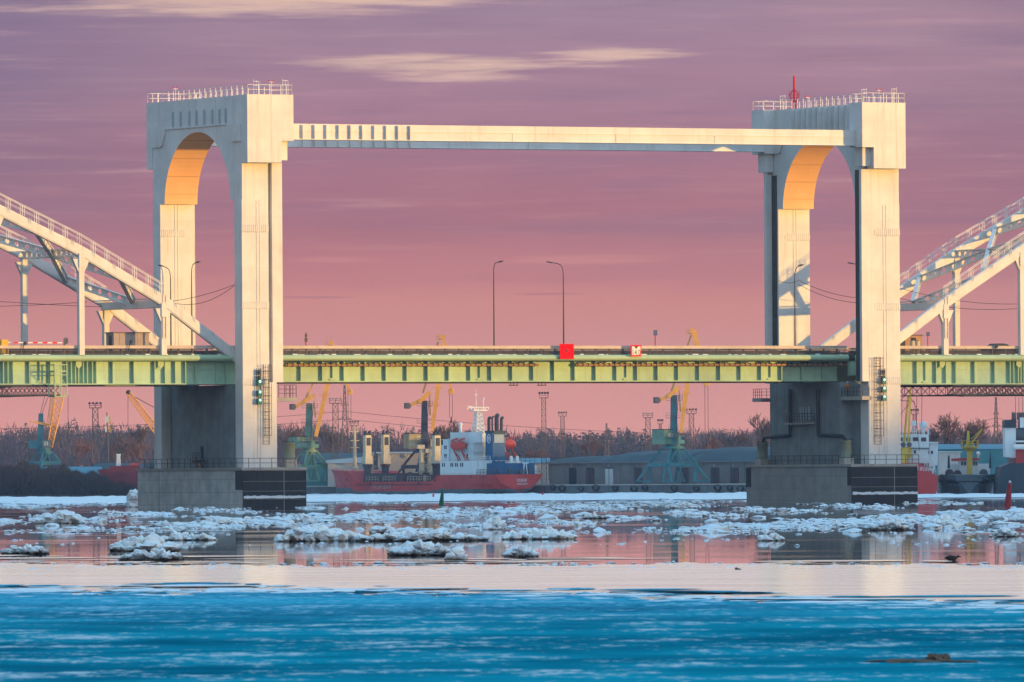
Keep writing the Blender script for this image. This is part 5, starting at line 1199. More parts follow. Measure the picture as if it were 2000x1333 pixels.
for i in range(16): q = (c.x + rg.uniform(-.9, .9), y + rg.uniform(0, 1.4), c.z + rg.uniform(-.9, .8)); m.box(q[0] - .2, q[0] + .2, q[1], q[1] + .4, q[2] - .25, q[2] + .25)
m.box(c.x - .5, c.x + .5, y + .1, y + 1.2, c.z - 2, c.z + .6); m.build('winch', M['yellow'], root)
for u in (1764, 1776): p = G(u, 869, y); m = MB(); m.lathe((p.x, y - .3, p.z), [(.1, 0), (.42, .1), (.42, .5), (.1, .6)], 10, 'y'); m.build('winch_drum', M['door'], root)
m = MB(); c = G(1802, 916.5, y - .05); m.text('НЫЙ ВОИН', .78, lambda a, b: (c.x + a * .95 - .4 + b * .25, y - .05, c.z + b - a * .10)); m.build('ship_name', M['shipwhite'], root)
m = MB(); a, b = G(1826, 906, y + 1), G(1821, 928, y + 1); m.rail([(G(1806, 911, y + 2).x, y + 2, G(1806, 911, y + 2).z), (G(1828, 928, y + 2).x, y + 2, G(1828, 928, y + 2).z)], 1.0, .5, .04, 1); m.bar(a, b, .25); m.build('bow_fitting', M['shipwhite'], root)

# ---- grey tug with the yellow crane post, bow on
y = 1625
root = thing('grey_tug', 'grey tug seen bow on, with a yellow crane post on its foredeck', 'ship', (G(1893, 960, y).x, y + 8, 0))
cx = G(1893, 950, y).x; k = y / F
m = MB(); ring = []
zt = G(1893, 927, y).z
for yy, w0, w1, zz in ((0, 1.0, 26, zt - .1), (1.5, 24, 44, zt), (4, 44, 55, zt), (9, 52, 57, zt - .2), (20, 53, 57, zt - .3)):
    pr = [(w0 * .8, -.4), (w0, .3), ((w0 + w1) / 2, zz * .5), (w1 * .97, zz * .72), (w1, zz)]
    ring.append([(cx + a * k, y + yy, z) for a, z in pr] + [(cx - a * k, y + yy, z) for a, z in pr[::-1]])
n = len(ring[0]); m.v = [p for r in ring for p in r]; m.f = [(j * n + i, j * n + (i + 1) % n, (j + 1) * n + (i + 1) % n, (j + 1) * n + i) for j in range(len(ring) - 1) for i in range(n)] + [tuple(range(n))[::-1], tuple(range((len(ring) - 1) * n, len(ring) * n))]
m.build('hull', M['hullgrey'], root)
m = MB(); zf = G(1893, 940, y).z
m.path([(cx - 54 * k, y + 6, zf + .1), (cx - 45 * k, y + 2.2, zf), (cx - 26 * k, y + .3, zf - .1), (cx + 26 * k, y + .3, zf - .1), (cx + 45 * k, y + 2.2, zf), (cx + 54 * k, y + 6, zf + .1)], .35, 8); m.build('bow_fender', M['black'], root)
for u in (1868, 1919): p = G(u, 957, y); m = MB(); m.box(p.x - .55, p.x + .55, y + .6, y + 1.6, p.z - .6, p.z + .6); m.build('anchor_pocket', M['black'], root)
def pxpart(u0, v0, u1, v1, yy, dep, name, mt, parent): m = MB(); m.pxbox(u0, v0, u1, v1, yy, dep); return m.build(name, M[mt], parent)
wh = pxpart(1874, 899, 1910, 928, y + 9, 5, 'wheelhouse', 'shipwhite', root); pxpart(1872, 895, 1913, 898.8, y + 8.6, 6, 'wheelhouse_roof', 'boat', root); pxpart(1850, 907, 1873.8, 928, y + 10, 5, 'deck_house', 'shipwhite', root); pxpart(1910.2, 906, 1934, 928, y + 10, 5, 'deck_house', 'shipwhite', root)
for u in (1877, 1883, 1900, 1905): pxpart(u, 902, u + 4, 909, y + 8.9, .08, 'window', 'glass', wh)
pxpart(1859, 896, 1876, 901, y + 11, 3, 'canopy', 'boat', root)
m = MB(); seg(m, 1893.5, 928, 1894, 875, 10, 10, y + 3, 1.0); post = m.build('crane_post', M['yellow'], root)
m = MB(); p = G(1894, 873.5, y + 3); m.lathe((p.x, y + 3, p.z), [(.5, -.7), (1.5, -.1), (1.5, .1)], 14); m.rail([(p.x + 1.45 * math.cos(a), y + 3 + 1.45 * math.sin(a), p.z + .1) for a in np.linspace(0, 6.283, 9)], .9, .6, .05, 1); m.build('crane_platform', M['yellow'], root)
m = MB(); seg(m, 1891, 872, 1891, 842, 8, 4, y + 3); seg(m, 1899, 864, 1919, 838, 3, 2, y + 2.5); seg(m, 1897, 858, 1918, 838, 1.5, 1, y + 2.5); seg(m, 1896, 870, 1900, 862, 6, 4, y + 3); m.build('crane_jib', M['yellow'], root)
pxpart(1883, 848, 1905, 869, y + 4.2, 1.2, 'winch_house', 'hulldark', root)
for u, v in ((1854, 920), (1870, 922), (1921, 920)): p = G(u, v, y + 6); m = MB(); m.lathe((p.x, y + 6, p.z - .4), [(.7, -.4), (.7, .4)], 12, 'y'); m.lathe((p.x, y + 6, p.z - 1.0), [(.5, 0), (.5, .5)], 10); m.build('deck_winch', M['door'] if u < 1900 else M['hullgrey'], root)
m = MB(); seg(m, 1853, 915, 1853, 890, 5, 3, y + 7); seg(m, 1934, 915, 1934, 884, 5, 1.5, y + 7); m.build('vent_post', M['hulldark'], root)
m = MB(); p = G(1910, 886, y + 11); m.ball((p.x, y + 11, p.z), .35, n=8, m=5); m.tube((p.x, y + 11, p.z - 1.2), (p.x, y + 11, p.z), .1); m.build('searchlight', M['signwhite'], root)
m = MB()
for u0, v0, u1, v1 in ((1896, 928, 1940, 942), (1840, 925, 1850, 950), (1925, 929, 1938, 940)): m.tube(G(u0, v0, y - .2), G(u1, v1, y - .2), .05, None, 4)
m.build('mooring_line', M['wire'], root)

# ---- dark ship at the picture edge
y = 1610
root = thing('dark_hulled_ship', 'dark hulled ship with a bluish white bridge front, cut off by the picture edge', 'ship', (G(1990, 960, y).x, y + 8, 0))
outline([(1956, 912), (1975, 905), (2090, 905), (2090, 972), (1950, 972), (1952, 930)], y, 18, 'hull', 'hulldark', root)
outline([(1963, 836), (1984, 836), (1984, 895), (1964, 893)], y + 2, 8, 'bridge_front', 'shipwhite', root)
outline([(1984.2, 867), (2070, 867), (2070, 905), (1984.2, 905)], y + 1.5, 8, 'deck_house', 'hull', root)
outline([(1984.2, 836), (2070, 836), (2070, 866.8), (1984.2, 866.8)], y + 3, 6, 'superstructure', 'hullgrey', root)
outline([(1962, 821), (1985, 819), (1985, 835.8), (1962, 835.8)], y + 1.6, 8, 'wheelhouse', 'hulldark', root)
outline([(1992, 816), (2060, 816), (2060, 835.8), (1992, 835.8)], y + 2, 6, 'upper_house', 'shipwhite', root)
pxpart(1984.5, 861, 2040, 864, y + 1.2, 1.5, 'walkway', 'shipwhite', root)
m = MB(); q = G(1995, 873, y + 1.1); m.lathe((q.x, y + 1.0, q.z), [(.2, -1.4), (.45, -1.2), (.45, 1.2), (.2, 1.4)], 10, 'x'); m.build('liferaft', M['signwhite'], root)
m = MB()
for u, v in ((1983, 773), (1990, 776), (1997, 770), (1978, 803)): a = G(u, v, y + 4); m.tube((a.x, y + 4, G(u, 820, y + 4).z), a, .06, .04)
for u in (1980, 1990, 1997): p = G(u, 812, y + 4); m.box(p.x - .35, p.x + .35, y + 3.6, y + 4.4, p.z - .7, p.z + .5)
m.build('aerial', M['steel'], root)
m = MB(); a, b = G(1984.5, 866.5, y + 2.9), G(2040, 866.5, y + 2.9); m.rail([a, b], 1.0, .8, .04, 2); m.build('railing', M['steel'], root)

# ---- buoys
def buoy(u, vt, vb, wt, wb, tilt, mt, lab, top=None):
    p = GW(u, vb); k = p.y / F; h = (vb - vt) * k
    root = thing('river_buoy', lab, 'buoy', (p.x, p.y, 0)); ORG[root.name] = (0, 0, 0)
    m = MB(); m.lathe((0, 0, -.15), [(wb * k / 2, 0), (wb * k / 2 * .98, .2), (wt * k / 2 * 1.05, h * .93), (wt * k / 2, h)], 16); b_ = m.build('float_body', M[mt], root, True)
    m = MB(); m.ball((0, 0, h + .02), wt * k * .4, n=8, m=5); m.build('top_lamp', M[top or mt], root); root.rotation_euler = (0, tilt, 0)
buoy(1968, 942, 988, 7, 15, R(6), 'buoyred', 'tilted tapering red buoy near the picture edge in front of the dark ship', 'signwhite')
buoy(862, 957, 986, 5, 10, R(5), 'buoygreen', 'dark green tapering buoy in the ice below the red cargo ship')
buoy(846, 963, 974, 3.5, 4, R(5), 'pink', 'small pink red buoy just beside the green one')
buoy(1060, 963, 968.5, 4, 4, 0, 'pink', 'tiny pink buoy at the foot of the quay below the tall light mast')

# ---- trees
def bare_tree(h, w, seed, droop=0.0):
    rg = random.Random(seed); T, C = MB(), MB()
    def grow(p, d, l, r, lev):
        q = p + d * l; mb = T if lev <= 1 else C
        mb.tube(p, q, r, r * .68, 5 if lev < 2 else 3)
        if lev >= 6: return
        for i in range(2 if lev in (0,) else (3 if lev < 5 else 2)):
            a = rg.uniform(0, 6.283); sp = rg.uniform(.30, .75) * (w / h * 1.25)
            nd = (d + Vector((math.cos(a) * sp, math.sin(a) * sp, rg.uniform(-.05, .25) - droop))).normalized()
            grow(q - d * l * rg.uniform(0, .35) * (lev > 0), nd, l * rg.uniform(.66, .86), max(r * .62, .035), lev + 1)
    grow(Vector((0, 0, -.3)), Vector((rg.uniform(-.05, .05), 0, 1)), h * .24, h * .016, 0)
    zmax = max(p[2] for p in C.v); s_ = h / zmax
    for mb in (T, C): mb.v = [(x * s_, y * s_, z * s_) for x, y, z in mb.v]
    return T, C
PROT = []
def tree(u, vt, y, w, lab, mt, kind, z0=1.7):
    p = G(u, vt, y); h = p.z - z0; root = thing('bare_tree', lab, 'tree', (p.x, y, z0), FR_W, 'bare trees on the far bank'); ORG[root.name] = (0, 0, 0)
    if len(PROT) <= kind: PROT.append([MB_ for MB_ in bare_tree(12.0, w, 20 + kind)])
    key = (kind, mt)
    T, C = PROT[kind]
    if key not in TM: 
        a = T.build('trunk', M[mt], root, False, False); b = C.build('crown', M[mt], root, False, False); TM[key] = (a.data, b.data)
    else:
        for nm, me in zip(('trunk', 'crown'), TM[key]): o = bpy.data.objects.new(nm, me); COL.objects.link(o); o.parent = root
    s_ = h / 12.0; root.scale = (s_, s_, s_); root.rotation_euler = (0, 0, u * .7)
TM = {}
for a in ((1466, 806, 2120, 10, 'broad bare tree standing against the pier of the finned tower', 'bark', 0), (1442, 836, 2150, 9, 'lower bare tree beside the broad one near the finned tower pier', 'bark', 1), (1490, 822, 2140, 9, 'bare tree half hidden by the finned tower pier', 'bark', 2),
          (897, 818, 2200, 9, 'dark bare tree behind the white superstructure of the red cargo ship', 'bark', 0), (868, 835, 2230, 8, 'small bare tree behind the wheelhouse of the red cargo ship', 'bark', 1),
          (1162, 848, 2200, 5, 'pale birch like bare tree behind the warehouse roof', 'barkred', 2), (1026, 872, 2180, 5, 'low reddish bare tree behind the pale blue roofed shed', 'barkred', 1), (1055, 876, 2190, 8, 'low rounded reddish bush tree close to the tall light mast', 'barkred', 0),
          (1850, 805, 1900, 10, 'broad bare tree behind the white wheelhouse of the red hulled ship', 'bark', 0), (1880, 818, 1920, 10, 'bare tree behind the yellow crane post of the grey tug', 'bark', 1), (1822, 822, 1930, 9, 'bare tree right behind the radar dome', 'bark', 2), (1918, 815, 1900, 10, 'bare tree beyond the jib of the grey tug, left of the tall pylon', 'bark', 0), (1988, 800, 1950, 9, 'bare tree behind the dark hulled ship at the picture edge', 'bark', 1), (1790, 838, 1980, 9, 'low bare tree behind the bridge railing of the red hulled ship', 'bark', 1),
          (275, 828, 2180, 9, 'bare tree beside the far leg of the slotted tower', 'bark', 0), (248, 850, 2120, 10, 'reddish bare tree left of the slotted tower, in front of the taller one', 'barkred', 1), (225, 862, 2140, 10, 'reddish bare tree behind the slim phone mast', 'barkred', 2), (285, 862, 2110, 9, 'low reddish bare tree touching the slotted tower wall', 'barkred', 0), (138, 852, 2300, 9, 'bare tree behind the lattice jib of the blue crane', 'barkred', 1),
          (572, 822, 2250, 9, 'bare tree behind the column of the green crane', 'bark', 2), (622, 832, 2270, 9, 'bare tree between the green crane and the light mast', 'bark', 0), (1395, 846, 2250, 8, 'reddish bare tree behind the hook rope of the louvred crane', 'barkred', 2)):
    tree(*a)

def slivers(P, D, L, W_, rng):
    n = len(P); s_ = np.stack([rng.normal(size=n), rng.normal(size=n) * .3, rng.normal(size=n) * .3], 1); s_ /= np.linalg.norm(s_, axis=1)[:, None]
    V = np.empty((n, 3, 3)); V[:, 0] = P - s_ * W_[:, None] / 2; V[:, 1] = P + s_ * W_[:, None] / 2; V[:, 2] = P + D * L[:, None]
    return V.reshape(-1, 3), np.arange(n * 3).reshape(n, 3)
def sliver_obj(name, V, Fc, m, label, cat):
    me = bpy.data.meshes.new(name); me.vertices.add(len(V)); me.vertices.foreach_set('co', V.astype(np.float32).ravel()); n = len(Fc)
    me.loops.add(n * 3); me.loops.foreach_set('vertex_index', Fc.astype(np.int32).ravel()); me.polygons.add(n); me.polygons.foreach_set('loop_start', np.arange(n, dtype=np.int32) * 3); me.update()
    me.materials.append(m); o = bpy.data.objects.new(name, me); COL.objects.link(o); return tag(o, label, cat, None, 'stuff')
rng = np.random.default_rng(8)
U_, T_ = [-60, 60, 130, 200, 262, 300, 560, 620, 700, 780, 860, 1000, 1090, 1180, 1250, 1330, 1440, 1520, 1700, 1780, 1860, 1940, 2060], [836, 832, 826, 832, 832, 826, 828, 832, 838, 834, 840, 838, 838, 838, 842, 838, 836, 832, 842, 840, 836, 842, 838]
PB, PC = [], []
for i in range(950):
    u = rng.uniform(-80, 2080); y = rng.uniform(3250, 3900); top = np.interp(u, U_, T_) + 4 + rng.normal(scale=4.5) - 5 * max(0, math.sin(u * .031 + 1) * math.sin(u * .012)) + (rng.random() < .35) * rng.uniform(0, 22) - (rng.random() < .07) * rng.uniform(4, 10) + (3900 - y) * .007
    p = G(u, top, y); h = p.z - 1.8; con = rng.random() < (.62 if 640 < u < 1260 else .22)
    n = 250
    if con:
        t = rng.random(n) ** .8; z = 1.8 + h * (1 - t * .92); r = .35 + t * h * .13; a = rng.uniform(0, 6.283, n); rr = r * np.sqrt(rng.random(n))
        P = np.stack([p.x + rr * np.cos(a), y + rr * np.sin(a), z], 1); D = np.stack([np.cos(a), np.sin(a), -.35 + 0 * a], 1); L_ = rng.uniform(.5, 1.3, n); W_ = rng.uniform(.35, .9, n) * 1.35; PC.append((P, D, L_, W_))
    else:
        a = rng.uniform(0, 6.283, n); ph = rng.uniform(-.5, 1, n); rad = h * rng.uniform(.16, .24); q = rng.random(n) ** .4
        P = np.stack([p.x + rad * q * np.cos(a) * np.sqrt(1 - np.clip(ph, 0, 1) ** 2), y + rad * q * np.sin(a), 1.8 + h * (.52 + .44 * ph * q)], 1)
        P[:40, 2] = 1.8 + h * rng.random(40) * .6; P[:40, 0] = p.x + rng.normal(size=40) * .5
        D = np.stack([np.cos(a) * .35, np.sin(a) * .35, np.ones(n)], 1); L_ = rng.uniform(.7, 2.0, n) * h / 14; W_ = rng.uniform(.10, .34, n) * 1.35; PB.append((P, D, L_, W_))
for nm, Q, mt, lab in (('far_wood', PB, 'forest', 'bare wood forming the horizon beyond the port'), ('spruce_wood', PC, 'conif', 'dark spruces mixed into the wood on the horizon')):
    A = [np.concatenate([q[i] for q in Q]) for i in range(4)]; V, Fc = slivers(*A, rng); sliver_obj(nm, V, Fc, M[mt], lab, 'wood')
n = 42000; u = rng.uniform(-120, 268, n); y = rng.uniform(1938, 1975, n)
top = np.interp(u, [-120, 40, 110, 170, 215, 250, 268], [903, 903, 908, 920, 932, 944, 958]) + 4 * np.sin(u * .09) + 3 * np.sin(u * .23 + 1)
k = y / F; X = np.array([G(a, 950, b).x for a, b in zip(u, y)]); zt = HC + (VH - top + (u - 1000) * -SR * -1) * k
q = rng.random(n) ** .7; P = np.stack([X, y, .1 + (zt - .1) * q], 1); D = np.stack([rng.normal(size=n) * .25, rng.normal(size=n) * .25, np.ones(n)], 1)
V, Fc = slivers(P, D, rng.uniform(.5, 1.5, n), rng.uniform(.05, .22, n), rng); sliver_obj('willow_scrub', V, Fc, M['bush'], 'dark bare willow scrub on the near shore of the far bank', 'scrub')
mb = MB(); mb.box(G(-160, 950, 1980).x, G(266, 950, 1980).x, 1942, 1990, -1, .6); tag(mb.build('shore_bank', M['land']), kind='structure')
# ================================================================== WATER, ICE, GROUND
def water_mat():
    m = bpy.data.materials.new('river_water'); m.use_nodes = True; N = NT(m.node_tree)
    b = N.n('ShaderNodeBsdfPrincipled'); o = N.n('ShaderNodeOutputMaterial'); N.l(b.outputs[0], o.inputs[0])
    tc = N.n('ShaderNodeTexCoord').outputs['Object']
    b.inputs['Base Color'].default_value = (.012, .035, .055, 1); b.inputs['Roughness'].default_value = .04; b.inputs['IOR'].default_value = 1.33
    mp = N.n('ShaderNodeMapping'); mp.inputs['Scale'].default_value = (.25, .06, 1); N.l(tc, mp.inputs[0])
    n = N.noise(mp.outputs[0], 1.0, 3, .5); n2 = N.noise(tc, .05, 3, .5)
    r = N.m('ADD', .022, N.m('MULTIPLY', N.sstep(n2, .45, .75), .05)); N.l(r, b.inputs['Roughness'])
    return m
def wetice_mat():
    m = bpy.data.materials.new('wet_ice'); m.use_nodes = True; N = NT(m.node_tree)
    b = N.n('ShaderNodeBsdfPrincipled'); o = N.n('ShaderNodeOutputMaterial'); N.l(b.outputs[0], o.inputs[0])
    tc = N.n('ShaderNodeTexCoord').outputs['Object']
    mp = N.n('ShaderNodeMapping'); mp.inputs['Scale'].default_value = (.10, .35, 1); N.l(tc, mp.inputs[0])
    n = N.noise(mp.outputs[0], 1.0, 5, .6); m2 = N.n('ShaderNodeMapping'); m2.inputs['Scale'].default_value = (1.6, .22, 1); N.l(tc, m2.inputs[0]); n2 = N.noise(m2.outputs[0], 1.0, 6, .7)
    c = N.mix(N.sstep(n, .35, .65), (.90, .60, .47), (.98, .74, .61)); c = N.mix(N.m('MULTIPLY', N.sstep(n2, .60, .72), .55), c, (.38, .34, .36)); N.l(c, b.inputs['Base Color'])  # pink of the reflected sky is put into the ice colour
    N.l(N.m('ADD', .09, N.m('MULTIPLY', n, .12)), b.inputs['Roughness']); b.inputs['Specular IOR Level'].default_value = .5
    return m
def blueice_mat():
    m = bpy.data.materials.new('blue_ice'); m.use_nodes = True; N = NT(m.node_tree)
    b = N.n('ShaderNodeBsdfPrincipled'); o = N.n('ShaderNodeOutputMaterial'); N.l(b.outputs[0], o.inputs[0])
    tc = N.n('ShaderNodeTexCoord').outputs['Object']
    def sc(x, y):
        mp = N.n('ShaderNodeMapping'); mp.inputs['Scale'].default_value = (x, y, 1); N.l(tc, mp.inputs[0]); return mp.outputs[0]
    a = N.noise(sc(.26, .15), 1.0, 8, .68); f = N.noise(sc(2.4, .42), 1.0, 6, .75); g = N.noise(sc(.05, .06), 1.0, 3, .5)
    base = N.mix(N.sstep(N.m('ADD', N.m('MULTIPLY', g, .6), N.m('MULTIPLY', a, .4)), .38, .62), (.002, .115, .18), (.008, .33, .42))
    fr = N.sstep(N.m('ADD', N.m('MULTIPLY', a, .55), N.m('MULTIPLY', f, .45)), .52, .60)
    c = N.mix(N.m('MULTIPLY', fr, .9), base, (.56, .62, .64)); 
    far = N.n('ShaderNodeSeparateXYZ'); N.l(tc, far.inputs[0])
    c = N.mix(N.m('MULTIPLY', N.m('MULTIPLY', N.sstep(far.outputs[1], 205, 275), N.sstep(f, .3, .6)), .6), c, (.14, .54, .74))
    b = N.n('ShaderNodeBsdfDiffuse'); N.l(b.outputs[0], o.inputs[0]); N.l(c, b.inputs['Color'])
    bn = N.n('ShaderNodeBump'); bn.inputs['Strength'].default_value = .3; bn.inputs['Distance'].default_value = .05; N.l(f, bn.inputs['Height']); N.l(bn.outputs[0], b.inputs['Normal'])
    return m
def ice_mat():
    m = bpy.data.materials.new('broken_ice'); m.use_nodes = True; N = NT(m.node_tree)
    b = N.n('ShaderNodeBsdfPrincipled'); o = N.n('ShaderNodeOutputMaterial'); N.l(b.outputs[0], o.inputs[0])
    tc = N.n('ShaderNodeTexCoord').outputs['Object']; 
    n = N.noise(tc, .35, 4, .6); f = N.noise(tc, 3.0, 4, .6)
    c = N.mix(N.sstep(n, .45, .70), (.78, .84, .88), (.90, .84, .76)); c = N.mix(N.m('MULTIPLY', N.sstep(f, .5, .75), .35), c, (.40, .52, .60)); N.l(c, b.inputs['Base Color'])
    b.inputs['Roughness'].default_value = .6; b.inputs['Specular IOR Level'].default_value = .25
    bn = N.n('ShaderNodeBump'); bn.inputs['Strength'].default_value = .5; bn.inputs['Distance'].default_value = .08; N.l(f, bn.inputs['Height']); N.l(bn.outputs[0], b.inputs['Normal'])
    return m
def floe_mat(dirty):
    m = bpy.data.materials.new('dirty_floe_ice' if dirty else 'floe_ice'); m.use_nodes = True; N = NT(m.node_tree)
    b = N.n('ShaderNodeBsdfPrincipled'); o = N.n('ShaderNodeOutputMaterial'); N.l(b.outputs[0], o.inputs[0])
    tc = N.n('ShaderNodeTexCoord').outputs['Object']; s3 = N.n('ShaderNodeSeparateXYZ'); N.l(tc, s3.inputs[0])
    f = N.noise(tc, 4.0, 5, .6); n = N.noise(tc, 1.2, 3, .5)
    c = N.mix(N.sstep(n, .4, .65), (.86, .88, .90), (.93, .87, .78)); c = N.mix(N.m('MULTIPLY', N.sstep(f, .5, .72), .3), c, (.42, .52, .58))
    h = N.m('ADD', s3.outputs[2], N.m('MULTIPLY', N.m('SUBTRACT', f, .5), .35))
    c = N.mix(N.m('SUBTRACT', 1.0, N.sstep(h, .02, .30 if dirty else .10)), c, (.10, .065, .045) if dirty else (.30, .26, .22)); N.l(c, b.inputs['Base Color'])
    b.inputs['Roughness'].default_value = .55; b.inputs['Specular IOR Level'].default_value = .3
    bn = N.n('ShaderNodeBump'); bn.inputs['Strength'].default_value = .6; bn.inputs['Distance'].default_value = .06; N.l(f, bn.inputs['Height']); N.l(bn.outputs[0], b.inputs['Normal'])
    return m
MW, MI, MBI, MIC, MF, MFD = water_mat(), wetice_mat(), blueice_mat(), ice_mat(), floe_mat(0), floe_mat(1)

def sheet(name, m, y0, y1, hw0, hw1, z, edge0=0, edge1=0, seed=1, thick=.0, tilt=0, islands=()):
    rng = random.Random(seed); mb = MB(); n = 900; front = []; back = []
    def wob(i, s): return s * (math.sin(i * .021 + seed) * .6 + math.sin(i * .063 + seed * 2) * .5 + math.sin(i * .19 + seed) * .35 + math.sin(i * .53) * .2 + rng.uniform(-.25, .25))
    for i in range(n + 1):
        t = i / n * 2 - 1; front.append((hw0 * t, y0 + wob(i, edge0), z)); back.append((hw1 * t, y1 + wob(i, edge1) + tilt * t, z))
    mb.v = front + back; mb.f = [(i, i + 1, n + 2 + i, n + 1 + i) for i in range(n)]
    if thick:
        k = len(mb.v); mb.v += [(x, y, -.2) for x, y, _ in back]; mb.f += [(n + 1 + i, n + 2 + i, k + i + 1, k + i) for i in range(n)]
    for cx, cy, rx, ry in islands:                # loose pans frozen along its edge
        k = len(mb.v); mb.v += [(cx + rx * math.cos(a) * rng.uniform(.75, 1.1), cy + ry * math.sin(a) * rng.uniform(.75, 1.1), z - .008) for a in np.linspace(0, 6.1, 16)]; mb.f.append(tuple(range(k, k + 16)))
    o = mb.build(name, m); o['kind'] = 'structure'; return o
rp = random.Random(21)
def pans(n, v0, v1, slope, rx, ry):
    out = []
    for _ in range(n):
        u = rp.uniform(-100, 2100); p = GW(u, rp.uniform(v0, v1) + slope * (u - 1000) / 1000); out.append((p.x, p.y, rp.uniform(*rx), rp.uniform(*ry)))
    return out
sheet('water', MW, -300, 2400, 1500, 1500, 0)
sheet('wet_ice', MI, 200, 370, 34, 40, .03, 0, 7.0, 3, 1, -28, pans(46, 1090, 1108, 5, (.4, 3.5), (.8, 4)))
sheet('ice_sheet', MBI, -200, 270, 30, 36, .06, 0, 8.0, 5, 1, -55, pans(60, 1150, 1176, 15, (.2, 2.2), (.5, 3)))

# rocks of ice
ICO = []
def _ico():
    bm = bmesh.new(); bmesh.ops.create_icosphere(bm, subdivisions=1, radius=1); v = np.array([p.co for p in bm.verts]); f = np.array([[q.index for q in t.verts] for t in bm.faces]); bm.free()
    bm = bmesh.new(); bmesh.ops.create_icosphere(bm, subdivisions=2, radius=1); v2 = np.array([p.co for p in bm.verts]); f2 = np.array([[q.index for q in t.verts] for t in bm.faces]); bm.free()
    return v, f, v2, f2
IV, IF, IV2, IF2 = _ico()
def rocks(items, rng, fine=False):
    """items: (x, y, z, rx, ry, rz) -> vertices, faces of jagged lumps"""
    bv, bf = (IV2, IF2) if fine else (IV, IF); V = []; Fc = []; k = 0
    for x, y, z, rx, ry, rz in items:
        d = rng.normal(size=3); v = bv * (1 + rng.uniform(-.28, .28, size=(len(bv), 1)))
        for _ in range(3):                        # a few flat breaks
            nrm = rng.normal(size=3); nrm /= np.linalg.norm(nrm); h = rng.uniform(.45, .8); t = v @ nrm; v = v - np.outer(np.maximum(t - h, 0), nrm)
        a = rng.uniform(0, 6.28); c, s_ = math.cos(a), math.sin(a); tl = rng.normal(scale=.3)
        v = v * np.array([rx, ry, rz]); v[:, 2] += v[:, 0] * tl * .6 * min(1.0, rz / rx)
        v = np.stack([v[:, 0] * c - v[:, 1] * s_ * (rx / ry if 0 else 1), v[:, 0] * s_ + v[:, 1] * c, v[:, 2]], 1) + np.array([x, y, z])
        V.append(v); Fc.append(bf + k); k += len(bv)
    return np.concatenate(V), np.concatenate(Fc)
def npmesh(name, V, Fc, m):
    me = bpy.data.meshes.new(name); me.from_pydata(V.tolist(), [], Fc.tolist()); me.materials.append(m)
    o = bpy.data.objects.new(name, me); COL.objects.link(o); return o

rng = np.random.default_rng(11)
def clump(u, v, t):
    return math.sin(u * .011 + v * .21 + t) + math.sin(u * .023 - v * .37 + 2 * t) * .8 + math.sin(u * .005 + v * .11) * .7 + math.sin(u * .06 + v * .9 + t) * .5
items = []
tries = 0
while len(items) < 14000 and tries < 200000:
    tries += 1
    u = rng.uniform(-250, 2250); v = 979 + 66 * rng.beta(1.3, 1.5)
    c = clump(u, v, 1.3); dens = .28 if v < 990 else .20
    if 996 < v < 1040: dens = .26
    if v > 1042: dens = .02
    if 640 < u < 1000 and 985 < v < 1000: dens *= .5
    if u < 330 and v > 1022: dens *= .25
    if 1150 < u < 1330 and v > 1012: dens *= .3
    if u > 1800 and v > 1036: dens *= .4
    if c < .05 or rng.random() > dens * (.35 + c * .8): continue
    p = GW(u, v); 
    if 1100 < p.y < 1200 and 250 < u < 620 and False: continue
    s_ = rng.lognormal(-2.25, .68); s_ = min(s_, .85)
    k = 1 + max(0, (p.y - 700) / 1500)
    items.append((p.x, p.y, rng.uniform(-.02, .06), s_ * rng.uniform(.8, 1.8) * k, s_ * rng.uniform(.8, 1.6) * k, s_ * rng.uniform(.22, .62) * (1.6 if rng.random() < .18 else 1)))
for _ in range(420):                              # small scraps near the open water
    u = rng.uniform(-100, 2100); v = rng.uniform(1040, 1068); p = GW(u, v)
    if clump(u, v, 4.0) < .6: continue
    s_ = rng.uniform(.05, .16); items.append((p.x, p.y, 0, s_ * 1.6, s_, s_ * .5))
for _ in range(240):
    u = rng.uniform(-100, 2100); v = rng.uniform(1100, 1113); p = GW(u, v); s_ = rng.uniform(.04, .12); items.append((p.x, p.y, .02, s_ * 2.4, s_, s_ * .4))
for _ in range(330):                              # crusts and flakes where the two sheets meet
    u = rng.uniform(-100, 2100); v = 1156 + 34 * max(0, (u - 700) / 1300) + rng.normal() * 4.5; p = GW(u, v); s_ = rng.lognormal(-2.4, .6); items.append((p.x, p.y, .055, s_ * 3, s_ * 6, s_ * .16))
V, Fc = rocks(items, rng)
tag(npmesh('brash_ice', V, Fc, MIC), 'drifting field of small broken ice on the river', 'ice', kind='stuff')
# thin skim of slush between the lumps
items = []
for _ in range(260):
    u = rng.uniform(-250, 2250); v = 978 + 66 * rng.beta(1.2, 1.6)
    if clump(u, v, 1.3) < .35: continue
    p = GW(u, v); k = p.y / 700; items.append((p.x, p.y, 0.0, rng.uniform(.5, 2.2) * k, rng.uniform(.8, 3) * k, .05))
V, Fc = rocks(items, rng); tag(npmesh('slush_ice', V, Fc, MIC), 'flat slush and thin plates of ice between the floes', 'ice', kind='stuff')
